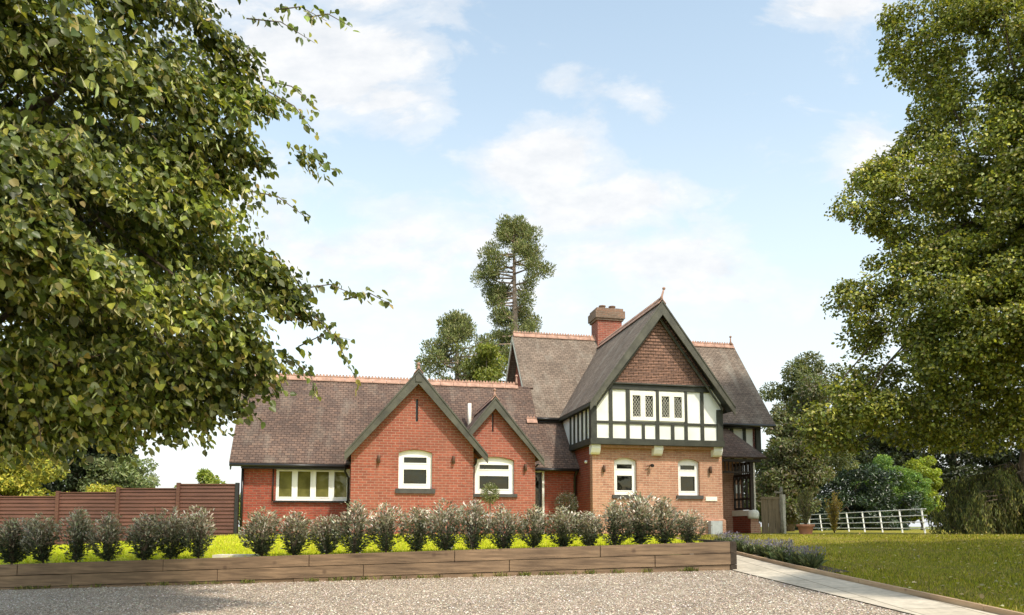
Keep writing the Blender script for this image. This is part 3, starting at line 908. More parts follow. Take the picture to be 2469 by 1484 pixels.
for a, b_ in ((.052, .47), (.58, 1.04), (1.14, 2.02), (2.14, 3.01), (3.11, 3.57), (3.68, 4.128)): fr.box(a, b_, -.31, -.262, 3.44, 3.52)
fr.box(-.14, .05, -.34, -.1, 2.972, 3.98); fr.box(4.13, 4.33, -.34, -.1, 2.972, 3.98)
HB(fr, 'timber_frame', 'timber')
HB(MB().box(-.17, 4.36, -.37, -.05, 2.78, 2.97), 'sill_beam', 'timber')
HB(MB().box(-.17, 0, -.05, 2.02, 2.78, 2.97), 'side_beam', 'timber'); HB(MB().box(4.29, 4.36, -.05, 3.2, 2.78, 2.97), 'side_beam', 'timber')
HB(MB().box(.36, 3.92, -.33, -.262, 4.54, 4.70).box(.30, 3.98, -.40, -.262, 4.70, 4.745), 'plate_beam', 'timber')
HB(MB().box(-.02, 4.18, -.20, .0, 2.70, 2.775), 'moulding', 'pale_brick')
sf = MB()
for i, y in enumerate((.16, .60, 1.04, 1.48, 1.92)):
    sf.box(-.145, -.095, y, y + .10, 2.972, 4.05)
sf.box(-.15, -.095, -.1, 3.0, 3.93, 4.05)
HB(sf, 'side_framing', 'timber')
# tile-hung apex in real overlapping courses
th = MB(); z = 4.746; k = 0
while z < AZ - .5:
    hw = (AZ - .20 - z) / sw
    hw = min(hw, 2.3)
    hw2 = max(.02, (AZ - .20 - (z + .118)) / sw); hw2 = min(hw2, hw)
    f0 = -.372 - (0.0)
    th.add([(AX - hw, f0, z), (AX + hw, f0, z), (AX + hw2, f0 + .026, z + .118), (AX - hw2, f0 + .026, z + .118), (AX - hw, f0 + .05, z), (AX + hw, f0 + .05, z)], [(0, 1, 2, 3), (0, 4, 5, 1)])
    z += .105; k += 1
HB(th, 'hung_tiles', 'tile_hanging')
# leaded casements
for wx in (1.16, 2.14):
    fr = MB(); a, b_ = wx, wx + .86
    lights = ((a + .085, a + .085 + .265), (b_ - .085 - .265, b_ - .085))
    fr.wall([(a, 3.56), (b_, 3.56), (b_, 4.50), (a, 4.50)], [[(p, 3.68), (q, 3.68), (q, 4.36), (p, 4.36)] for p, q in lights], -.325, .06)
    f = HB(fr, 'window', 'cream')
    for p, q in lights:
        HB(MB().box(p - .01, q + .01, -.285, -.275, 3.67, 4.37), 'pane', 'glass', f)
        ld = MB(); L_ = q - p; Hh = .68; st_ = L_ / 3
        for sgn in (1, -1):
            for i in range(-6, 7):
                # diagonal line z = zc + sgn*1.5*(x-p)
                c0 = 3.68 + i * st_ * 1.5 + (0 if sgn > 0 else 0)
                za, zb = c0, c0 + sgn * 1.5 * L_
                xa, xb = p, q
                lo, hi = 3.68, 4.36
                pts = []
                for (xx, zz) in ((xa, za), (xb, zb)): pts.append([xx, zz])
                def clip(pts, lim, up_):
                    (x_a, z_a), (x_b, z_b) = pts
                    ina = z_a <= lim if up_ else z_a >= lim; inb = z_b <= lim if up_ else z_b >= lim
                    if not ina and not inb: return None
                    if ina and inb: return pts
                    t_ = (lim - z_a) / (z_b - z_a); xi = x_a + t_ * (x_b - x_a)
                    return [[x_a, z_a], [xi, lim]] if ina else [[xi, lim], [x_b, z_b]]
                pts = clip(pts, hi, True)
                if pts: pts = clip(pts, lo, False)
                if pts and abs(pts[0][0] - pts[1][0]) > .01:
                    ld.bar((pts[0][0], -.291 + .002 * sgn, pts[0][1]), (pts[1][0], -.291 + .002 * sgn, pts[1][1]), .010, .015, (0, 1, 0))
        HB(ld, 'leading', 'lead', f)
# wing roof
wr = roof_slab([(EL, -.72, EZ), (AX, -.72, AZ), (AX, 5.53, AZ), (EL, 2.90, EZ)], 'roof_high')
roof_slab([(ER, -.72, EZ), (AX, -.72, AZ), (AX, 5.53, AZ), (ER, 2.90, EZ)], 'roof_low')
barge(AX, AZ - .01, EL - .02, EZ - .01, -.735, .44); barge(AX, AZ - .01, ER + .02, EZ - .01, -.734, .44)
for e_, sg in ((EL, 1), (ER, -1)):
    HB(MB().slab([(e_ + sg * .05, -.68, EZ - .10), (AX, -.68, AZ - .17), (AX, -.28, AZ - .17), (e_ + sg * .05, -.28, EZ - .10)], (0, 0, -.02)), 'soffit', 'black', wr)
    mb = MB()
    # inner barge in the shadow plane, giving the doubled moulding seen on the gable
    mb.slab([(AX, -.46, AZ - .42), (e_ + sg * .28, -.46, EZ - .02), (e_ + sg * .28, -.46, EZ - .12), (AX, -.46, AZ - .56)], (0, .03, 0))
    HB(mb, 'inner_bargeboard', 'barge', wr)
ridge((AX, -.72, AZ + .03), (AX, 5.5, AZ + .03), wr, True)
finial((AX, -.62, AZ + .05), wr, .38, .10)
HB(MB().box(EL - .02, EL + .03, -.6, 2.95, EZ - .13, EZ - .03), 'gutter', 'timber')
HB(MB().box(ER - .03, ER + .03, -.6, 2.95, EZ - .13, EZ - .03), 'gutter', 'timber')
# --- tall main block behind
MS = (7.75 - 4.05) / 2.95
mr = roof_slab([(-1.33, 2.90, 4.05), (8.2, 2.90, 4.05), (8.2, 5.85, 7.75), (-1.33, 5.85, 7.75)], 'roof_high')
roof_slab([(-1.33, 8.80, 4.05), (8.2, 8.80, 4.05), (8.2, 5.85, 7.75), (-1.33, 5.85, 7.75)], 'roof_high')
ridge((-1.3, 5.85, 7.78), (8.17, 5.85, 7.78), mr, True)
finial((8.05, 5.85, 7.82), mr, .34, 0)
bw = MB()
bw.wall([(3.3, -.3), (8.4, -.3), (8.4, 4.3), (5.85, 7.6), (3.3, 4.3)], [], -1.0, .25, 'x')
bw.wall([(3.3, 2.75), (8.4, 2.75), (8.4, 4.3), (5.85, 7.6), (3.3, 4.3)], [], 7.72, -.25, 'x')
bw.box(6.75, 7.0, 3.5, 8.15, -.3, 2.75)
bw.box(-.75, 7.0, 8.15, 8.4, -.3, 4.2)
HB(bw, 'block_wall', 'shade_brick')
HB(MB().box(-.99, 7.71, 3.3, 3.5, 2.75, 4.3), 'render_wall', 'render')
HB(MB().box(-.99, 4.2, 3.32, 3.5, -.3, 2.75), 'block_front_wall', 'shade_brick')
HB(MB().box(4.2, 7.0, 3.32, 3.5, -.3, 2.75), 'porch_back_wall', 'pale_brick')  # paler brick paints in light on the wall under the porch roof
fr = MB()
for x in (4.75, 5.45, 6.13, 6.53, 7.05): fr.box(x, x + .12, 3.25, 3.30, 2.76, 4.02)
fr.box(7.56, 7.76, 3.2, 3.40, 2.76, 4.05); fr.box(4.3, 7.56, 3.25, 3.30, 3.93, 4.05)
HB(fr, 'block_framing', 'timber')
gutter((-1.30, 2.86, 3.99), (-.25, 2.86, 3.99)); gutter((4.6, 2.86, 3.99), (8.17, 2.86, 3.99))
HB(MB().box(-1.0, 7.72, 2.95, 3.3, 3.90, 3.93), 'soffit', 'black')
for x in (-1.345, 8.16):
    b_m = 'stone' if x < 0 else 'barge'
    HB(MB().slab([(x, 2.92, 4.02), (x, 5.85, 7.68), (x, 5.85, 7.50), (x, 2.92, 3.84)], (.045, 0, 0)), 'bargeboard', b_m)
    HB(MB().slab([(x, 8.78, 4.02), (x, 5.86, 7.68), (x, 5.86, 7.50), (x, 8.78, 3.84)], (.045, 0, 0)), 'bargeboard', b_m)
# chimney
ch = HB(MB().box(2.10, 3.12, 5.55, 6.35, 5.5, 8.46), 'chimney', 'red_brick')
HB(MB().box(2.04, 3.18, 5.49, 6.41, 8.46, 8.54).box(1.99, 3.23, 5.44, 6.46, 8.54, 8.84).box(2.05, 3.17, 5.50, 6.40, 8.84, 8.96), 'cap', 'soot_brick', ch)
for x in (2.42, 2.84):
    HB(MB().lathe((x, 5.9, 8.96), [(.13, 0), (.12, .06), (.115, .14), (.145, .15), (.145, .19), (.09, .19), (.09, .05)], 12), 'chimney_pot', 'soot_brick', ch)
# flue vent on the low roof
HB(MB().tube([(-3.55, 2.35, 3.35), (-3.55, 2.35, 4.36)], .062, 10), 'flue', 'cream')
# lead flashing/valley stains on the wing roof: small rooflights are absent
# --- porch: hipped lean-to with timber screen over a dwarf wall
pr = roof_slab([(4.36, 1.90, 2.70), (7.22, 1.90, 2.70), (6.15, 3.3, 4.08), (4.36, 3.3, 4.08)], 'roof_low')
roof_slab([(7.22, 1.90, 2.70), (7.62, 3.3, 2.78), (6.15, 3.3, 4.08)], 'roof_low')
HB(MB().box(4.40, 6.98, 1.93, 1.99, 2.52, 2.62), 'porch_beam', 'porchwood')
pw = MB().box(6.57, 6.85, 2.02, 3.3, -.2, .60).box(6.53, 6.90, 1.97, 2.25, -.2, .32)
HB(pw, 'dwarf_wall', 'shade_brick')  # shaded left face painted with the darker brick
HB(MB().box(6.56, 6.86, 2.008, 2.018, .30, .60).box(6.52, 6.91, 1.955, 1.968, -.2, .32), 'pier_lit_face', 'pale_brick')  # thin skins of paler brick painting the sunlit front of the dwarf wall
cp = MB().box(6.53, 6.89, 2.08, 3.3, .60, .80)
cp.tube([(6.71, 2.09, .50), (6.71, 2.09, .60), (6.71, 2.09, .70), (6.71, 2.09, .78), (6.71, 2.09, .82)], [.19, .20, .20, .17, .08], 14)
HB(cp, 'coping', 'cream')
sc = MB()
sc.box(6.60, 6.72, 2.02, 2.14, .80, 2.56)
for z0, z1 in ((.82, .90), (1.18, 1.26), (2.05, 2.12), (2.46, 2.56)): sc.box(6.63, 6.70, 2.14, 3.3, z0, z1)
ys_ = [2.14 + .29 * i for i in range(1, 5)]
for y in ys_: sc.box(6.63, 6.70, y - .03, y + .03, .90, 2.05)
for i in range(9):
    y = 2.22 + i * .13
    sc.box(6.64, 6.69, y - .016, y + .016, 2.12, 2.46)
for i in range(4):
    ya, yb_ = ([2.14] + ys_)[i], ([2.14] + ys_)[i + 1]; ym = (ya + yb_) / 2
    sc.bar((6.665, ya, 1.84), (6.665, ym, 2.04), .03, .04); sc.bar((6.665, yb_, 1.84), (6.665, ym, 2.04), .03, .04)
HB(sc, 'porch_screen', 'porchwood')
HB(MB().box(6.722, 6.79, 2.03, 2.11, .80, 2.56), 'porch_post', 'stone')
fs_ = MB().box(4.5, 6.6, 1.95, 2.0, 2.12, 2.18)
for i in range(15): fs_.box(4.6 + i * .14, 4.63 + i * .14, 1.96, 1.99, 2.18, 2.52)
HB(fs_, 'porch_frieze', 'porchwood')

# ------------------------------------------------------------------ things fixed on or set by the house
def wall_lamp(x, y, z, label):
    r_ = empty('wall_lamp', W(x, y, z), TH, label, 'wall lamp', 'up-and-down wall lamps on the brick')
    MB().box(-.035, .035, -.03, -.001, -.05, .05).build('backplate', M['bronze'], r_)
    MB().tube([(0, -.075, -.11), (0, -.075, -.10), (0, -.075, .10), (0, -.075, .11)], [.038, .045, .045, .038], 12).build('lamp_tube', M['bronze'], r_)
    return r_
wall_lamp(-6.65, -.9, 2.12, 'small bronze wall lamp left of the window on the largest red brick gable')
wall_lamp(-4.52, -.9, 2.14, 'small bronze wall lamp right of the window on the largest red brick gable')
wall_lamp(-2.22, -.2, 2.01, 'small bronze wall lamp on the smaller middle gable, left of the door')
wall_lamp(.36, 0, 2.03, 'small bronze wall lamp at the left corner of the timbered wing')
wall_lamp(3.99, 0, 2.05, 'small bronze wall lamp right of the rightmost ground floor window')
r_ = empty('security_camera', W(1.92, 0, 2.15), TH, 'small dark security camera on a bracket between the two wing windows', 'camera')
MB().tube([(0, 0, 0), (-.02, -.08, .0), (-.12, -.10, -.01)], .018, 8).build('bracket', M['bronze'], r_)
MB().tube([(.02, -.10, .01), (.02, -.16, 0), (.02, -.22, -.01)], [.05, .06, .045], 10).build('camera_head', M['black'], r_)
mb = MB().tube([(0, 0, 0), (-.03, 0, 0), (-.07, 0, 0), (-.08, 0, 0)], [.05, .055, .045, .01], 10)
o = mb.build('wall_alarm', M['white']); o.location = W(0, .55, 2.29); o.rotation_euler = (0, 0, TH)
tag(o, 'small round white alarm box on the shaded side of the wing', 'alarm')
mb = MB().box(-.2, .2, -.03, -.002, -.07, .07).box(-.185, .185, -.036, -.03, -.055, .055)
o = mb.build('name_plate', M['cream']); o.location = W(4.02, 0, 1.11); o.rotation_euler = (0, 0, TH)
tag(o, 'long white name plate below right of the rightmost ground floor window', 'sign')
r_ = empty('meter_cabinet', W(4.06, -.07, -.1), TH, 'pale grey utility meter cabinet at the foot of the wing corner', 'utility box')
MB().box(-.2, .2, -.2, -.004, -.1, .50).build('cabinet_body', M['grey'], r_)
MB().box(-.17, .17, -.215, -.2, -.02, .47).build('cabinet_door', M['grey'], r_)
mb = MB().box(-.13, .13, -.02, 0, -.16, .16)
o = mb.build('notice', M['paper']); o.location = W(6.78, 3.31, 1.62); o.rotation_euler = (0, 0, TH)
tag(o, 'white paper notice on the brick wall behind the porch screen', 'notice')

# ------------------------------------------------------------------ fences
def slat_fence():
    root = empty('slatted_fence', (-9, 22.6, 1), 0, 'long red-brown horizontal slatted timber fence stepping down beside the house', 'fence')
    def P(x): return x + 9
    xs = [-8.32, -10.10, -11.92, -13.74, -15.56, -17.4]
    tops = [2.66, 2.53, 2.41, 2.29, 2.17]
    for i in range(5):
        x1, x0 = xs[i], xs[i + 1]
        zt = tops[i] - 1; zb = house_z(x0) - .02 - 1
        mb = MB(); z = zb
        while z < zt - .05:
            z2 = min(z + .118, zt - .03)
            mb.add([(P(x0) + .05, 0.0, z), (P(x1) - .05, 0.0, z), (P(x1) - .05, .035, z2), (P(x0) + .05, .035, z2), (P(x0) + .05, .035, z), (P(x1) - .05, .035, z)], [(0, 1, 2, 3), (1, 0, 4, 5)])
            z += .112
        mb.box(P(x0) + .05, P(x1) - .05, -.01, .06, zt - .03, zt)
        mb.build('panel', M['fencewood'], root)
    for i in range(6):
        zt = tops[max(0, min(i, 4)) if i == 0 else i - 1] - 1
        MB().box(P(xs[i]) - .05, P(xs[i]) + .05, -.045, .055, -1.2, zt + .03).build('post', M['black'] if i == 0 else M['fencewood'], root)
slat_fence()
def steel_fence():
    A = Vector((15.42, 28.0, 1.12)); B = Vector((16.5, 43.0, 1.10))
    root = empty('estate_railing', A, 0, 'white galvanised metal estate railing with four rails at the far edge of the lawn', 'railing')
    D = B - A
    lean = Vector((-.10, 0, 0))
    for i in range(9):
        t_ = i / 8
        p = D * t_
        MB().bar(p, p + lean + Vector((0, 0, .92)), .055, .04, (0, 1, 0)).build('post', M['steel'], root)
    for z in (.18, .42, .66, .90):
        e = lean * z / .92
        MB().tube([e + Vector((.0, -.3, z)), D + e + Vector((0, 0, z))], .02, 6).build('rail', M['steel'], root)
steel_fence()
root = empty('board_fence', (9.0, 27.0, 1.1), 0, 'short upright-board fence panel right of the porch', 'fence')
mb = MB()
for i in range(6): mb.box(.0 + i * .125, .118 + i * .125, (i % 2) * .012, .02 + (i % 2) * .012, 0, 1.32)
mb.build('panel', M['panelwood'], root)
MB().box(-.02, .78, -.03, 0, 1.25, 1.34).build('rail', M['panelwood'], root)
MB().box(.76, .86, -.05, .06, 0, 1.42).build('post', M['stone'], root)
root = empty('garden_post', (9.72, 27.0, 1.1), 0, 'weathered grey garden post with a short crossarm right of the board fence', 'post')
MB().tube([(0, 0, 0), (.03, 0, .5), (-.01, .01, 1.1), (.02, 0, 1.7)], [.085, .06, .07, .05], 8).build('post', M['oldwood'], root)
MB().bar((-.24, -.02, 1.52), (.06, -.02, 1.47), .06, .07).build('crossarm', M['oldwood'], root)

# ------------------------------------------------------------------ hedge shrubs, lavender, pots
LS = np.array([(0, 0, 0), (.5, .35, .1), (.35, .75, .05), (0, 1, -.12), (-.35, .75, .05), (-.5, .35, .1)])
def make_shrub(hh, wd, n, seed):
    root = empty('hedge_shrub', (0, 0, 0))
    t_ = rng.uniform(0, 1, n) ** .85
    prof = (.45 + .55 * np.sin(np.clip(t_ * 2.4, 0, math.pi))) * np.where(t_ > .75, 1 - (t_ - .75) * 1.6, 1)
    # a handful of upright shoots give the ragged top
    ns = 17
    sa = rng.uniform(0, 6.28, ns); sr = rng.uniform(.05, 1, ns) * wd * .46; sh = hh * rng.uniform(.78, 1.05, ns) * (1 - .16 * (sr / (wd * .46)) ** 2) * rng.choice([.86, 1.0, 1.12], ns)
    s_ = rng.integers(0, ns, n)
    a = sa[s_] + rng.normal(0, .35, n); r_ = sr[s_] * (.20 + .98 * np.sin(np.clip(t_ * 2.3, 0, 2.4))) * np.where(t_ > .8, 1 - (t_ - .8) * 1.5, 1) + rng.normal(0, .03, n) * (.5 + 1.3 * t_)
    P = np.stack([np.cos(a) * r_, np.sin(a) * r_, .04 + t_ * sh[s_]], 1) + rng.normal(0, .014, (n, 3))
    out = np.stack([np.cos(a), np.sin(a), np.zeros(n)], 1)
    A = out * .7 + rdir(n) * .5 + np.array([0, 0, 1.0]) * (.25 + .6 * t_)[:, None]
    Nn = rdir(n) * .6 + np.array([0, 0, .8]) - out * .2
    young = np.clip((t_ - .40) * 1.9 + rng.normal(0, .25, n), 0, 1)[:, None]
    old = palette(n, [(.06, .085, .042), (.035, .052, .03), (.13, .155, .08)], [3, 3, 2])
    new = palette(n, [(.42, .32, .26), (.62, .57, .47), (.24, .20, .14), (.74, .72, .62), (.26, .28, .16)], [3, 3, 2, 2, 2])
    C = old * (1 - young) + new * young
    leaf_mesh('foliage', P, A, Nn, rng.uniform(.035, .078, n), np.full(n, .44), C, M['leaf_waxy'], root, LS)
    mb = MB()
    for i in range(ns):
        p = Vector((math.cos(sa[i]) * sr[i], math.sin(sa[i]) * sr[i], sh[i] * .95))
        mb.tube([(0, 0, 0), (p.x * .3, p.y * .3, p.z * .4), p], [.012, .007, .003], 5)
    mb.build('stem', M['bark'], root)
    return root
protos = [make_shrub(.72 + .03 * (i % 4), .60 + .03 * i, 2200, i) for i in range(7)]
ordn = ['first', 'second', 'third', 'fourth', 'fifth', 'sixth', 'seventh', 'eighth', 'ninth', 'tenth', 'eleventh', 'twelfth', 'thirteenth', 'fourteenth', 'fifteenth', 'sixteenth']
#   (x, height scale, width scale)
rowL = [(-8.55, 1.02, 1.15), (-8.02, .95, .95), (-7.47, 1.0, 1.0), (-6.93, .88, .9), (-6.33, 1.08, 1.15), (-5.86, .98, .95), (-5.37, .95, .9)]
rowR = [(-4.30, .95, 1.05), (-3.77, 1.07, 1.1), (-3.18, .98, .9), (-2.70, 1.0, 1.12), (-2.17, 1.02, 1.0), (-1.65, .98, .95), (-1.14, 1.1, 1.05), (-.67, .98, .95), (-.15, .95, .95),
        (.38, .93, .9), (.89, .97, 1.1), (1.33, .86, .9), (1.76, .88, .95), (2.22, .97, 1.15), (2.62, .9, 1.0), (3.0, .72, .75)]
used = 0
for row, nm in ((rowL, 'left'), (rowR, 'right')):
    for i, (x, hs, ws) in enumerate(row):
        k = used
        o = protos[k] if k < 7 else copy_tree(protos[(k * 3 + k // 7) % 7])
        used += 1
        yy = 12.9 + random.uniform(-.05, .05)
        o.location = (x, yy, terr(x, yy) + .005)
        o.rotation_euler = (random.uniform(-.07, .07), random.uniform(-.08, .08), random.uniform(0, 6.28))
        o.scale = (ws * random.uniform(.84, 1.04), ws * .95, hs * random.uniform(.88, 1.12))
        if nm == 'left':
            lab = f'{ordn[i]} pink-tipped shrub from the left end of the hedge in front of the slatted fence'
        else:
            lab = f'{ordn[i]} pink-tipped shrub right of the hedge gap, counting from the gap along the timber wall'
        if nm == 'left' and i == 6: lab = 'pink-tipped shrub at the left edge of the gap in the hedge'
        if nm == 'right' and i == 15: lab = 'smallest pink-tipped shrub ending the hedge by the wing corner'
        tag(o, lab, 'shrub', 'pink-tipped hedge shrubs behind the timber wall')
# lavender row
def make_lav():
    root = empty('lavender', (0, 0, 0))
    n = 420
    a = rng.uniform(0, 6.28, n); r_ = rng.uniform(0, 1, n) ** .6 * .06
    P = np.stack([np.cos(a) * r_, np.sin(a) * r_, np.zeros(n)], 1)
    A = np.stack([np.cos(a), np.sin(a), rng.uniform(.8, 3.0, n)], 1) + rng.normal(0, .15, (n, 3))
    leaf_mesh('foliage', P, A, rdir(n), rng.uniform(.14, .34, n), np.full(n, .07), palette(n, [(.17, .21, .09), (.22, .24, .13), (.12, .15, .07)], [3, 2, 2]), M['needle'], root, LS)
    n2 = 170
    a = rng.uniform(0, 6.28, n2); A = unit(np.stack([np.cos(a), np.sin(a), rng.uniform(1.0, 3.4, n2)], 1)); L_ = rng.uniform(.30, .43, n2)
    P = A * L_[:, None] + rng.normal(0, .01, (n2, 3))
    fh = leaf_mesh('flower_heads', P, A, rdir(n2), rng.uniform(.03, .055, n2), np.full(n2, .4), palette(n2, [(.17, .15, .21), (.24, .22, .25), (.24, .24, .18)], [3, 2, 2]), M['needle'], root, LS)
    fh['kind'] = 'stuff'
    return root
lp = [make_lav() for _ in range(3)]
ys_l = [12.2, 12.75, 13.3, 13.85, 14.4, 15.0, 15.6, 16.3, 17.0]
for i, y in enumerate(ys_l):
    o = lp[i] if i < 3 else copy_tree(lp[i % 3])
    x = path_r(y) + .30 + random.uniform(-.04, .04)
    o.location = (x, y, G(x, y)); o.rotation_euler = (0, 0, random.uniform(0, 6)); s_ = random.uniform(.7, .95)
    o.scale = (s_, s_, s_)
    lab = 'nearest lavender clump of the row beside the paved path' if i == 0 else ('farthest lavender clump of the row, by the porch end of the path' if i == 8 else f'{ordn[i]} lavender clump along the paved path, counted from the near end')
    tag(o, lab, 'lavender', 'lavender clumps along the path')
# clipped shrubs near the house
def standard(x, y, zb, zc, rad, cols, label, n=1600):
    root = empty('clipped_shrub', (x, y, zb), 0, label, 'shrub')
    d = rdir(n); r_ = rng.uniform(.45, 1.12, n)[:, None] * rad
    P = d * r_ * np.array([1, 1, 1.1]) + np.array([0, 0, zc - zb])
    leaf_mesh('foliage', P, d * .8 + rdir(n) * .6, rdir(n) + d, rng.uniform(.03, .06, n), np.full(n, .4), palette(n, cols, [1] * len(cols)), M['leaf_waxy'], root, LS)
    MB().tube([(0, 0, 0), (.01, 0, (zc - zb) * .5), (0, 0, zc - zb)], [.03, .022, .012], 6).build('stem', M['bark'], root)
standard(-.62, 21.0, 1.13, 2.30, .24, [(.14, .17, .05), (.10, .13, .04), (.25, .26, .10)], 'small round olive-green shrub in front of the middle gable window')
standard(1.62, 22.2, 1.13, 2.05, .30, [(.05, .06, .03), (.08, .08, .04), (.12, .09, .06)], 'dark bushy shrub before the recessed wall between door and wing', 2200)
# potted plant and the yellow shrub at the far lawn edge
root = empty('potted_shrub', (9.4, 24.0, 1.10), 0, 'feathery olive shrub in a terracotta pot on the lawn edge right of the porch', 'potted plant')
MB().lathe((0, 0, 0), [(.17, 0), (.19, .05), (.24, .26), (.28, .27), (.28, .34), (.24, .34), (.22, .30)], 16).build('pot', M['pot_clay'], root)
def whips(n, h, sp, cols, parent, lsz=.06):
    k = 26
    a = rng.uniform(0, 6.28, k); tilt = rng.uniform(0, sp, k); hh = h * rng.uniform(.55, 1.05, k)
    s_ = rng.integers(0, k, n); t_ = rng.uniform(.1, 1, n)
    P = np.stack([np.cos(a[s_]) * tilt[s_] * t_ ** 1.3, np.sin(a[s_]) * tilt[s_] * t_ ** 1.3, t_ * hh[s_]], 1) + rng.normal(0, .025, (n, 3))
    leaf_mesh('foliage', P, rdir(n) * .7 + np.array([0, 0, .8]), rdir(n), rng.uniform(.5, 1.3, n) * lsz, np.full(n, .35), palette(n, cols, [1] * len(cols)), M['leaf'], parent, LS)
    mb = MB()
    for i in range(k): mb.tube([(0, 0, 0), (math.cos(a[i]) * tilt[i] * .4, math.sin(a[i]) * tilt[i] * .4, hh[i] * .5), (math.cos(a[i]) * tilt[i], math.sin(a[i]) * tilt[i], hh[i])], [.012, .008, .003], 4)
    mb.build('stem', M['bark'], parent)
pl = whips(1500, 1.25, .48, [(.22, .22, .09), (.30, .28, .13), (.14, .15, .06)], root, .08)
for ch_ in root.children:
    if ch_.name.startswith(('foliage', 'stem')): ch_.location = (0, 0, .28)
root = empty('golden_shrub', (12.9, 30.0, 1.08), 0, 'upright golden-leaved shrub standing before the white metal railing', 'shrub')
whips(1700, 1.65, .42, [(.42, .30, .08), (.34, .26, .08), (.26, .24, .08)], root, .09)

# ------------------------------------------------------------------ large lime tree on the left, close to the camera
def poly_sdf(P, poly):
    """signed distance (positive inside) from points to a closed polygon"""
    poly = np.array(poly, float); n = len(poly)
    d = np.full(len(P), 1e9); inside = np.zeros(len(P), bool)
    for i in range(n):
        a, b_ = poly[i], poly[(i + 1) % n]
        e = b_ - a; w_ = P - a
        t_ = np.clip((w_ @ e) / (e @ e), 0, 1)
        d = np.minimum(d, np.linalg.norm(w_ - t_[:, None] * e, axis=1))
        c1 = (a[1] > P[:, 1]) != (b_[1] > P[:, 1])
        with np.errstate(divide='ignore', invalid='ignore'):
            xi = (b_[0] - a[0]) * (P[:, 1] - a[1]) / (b_[1] - a[1]) + a[0]
        inside ^= c1 & (P[:, 0] < xi)
    return np.where(inside, d, -d)
def crown_from_outline(poly, yc, depth, slope, n, bias=.0):
    """fill a rounded crown whose widest outline (x, z) lies in the plane y=yc; it thins towards the outline"""
    poly = np.array(poly, float); lo = poly.min(0); hi = poly.max(0)
    out = []
    while sum(len(o) for o in out) < n:
        q = lo + (hi - lo) * rng.uniform(0, 1, (n * 2, 2))
        s_ = poly_sdf(q, poly); q = q[s_ > 0]; s_ = s_[s_ > 0]
        h = np.minimum(depth, slope * s_)
        keep = rng.uniform(0, depth, len(q)) < np.maximum(h, depth * .45)
        q, h = q[keep], h[keep]
        u = rng.uniform(-1, 1, len(q)); u = np.where(rng.uniform(0, 1, len(q)) < .45, -np.abs(u) ** .4, u)
        out.append(np.stack([q[:, 0], yc + h * u, q[:, 1]], 1))
    return np.concatenate(out)[:n]
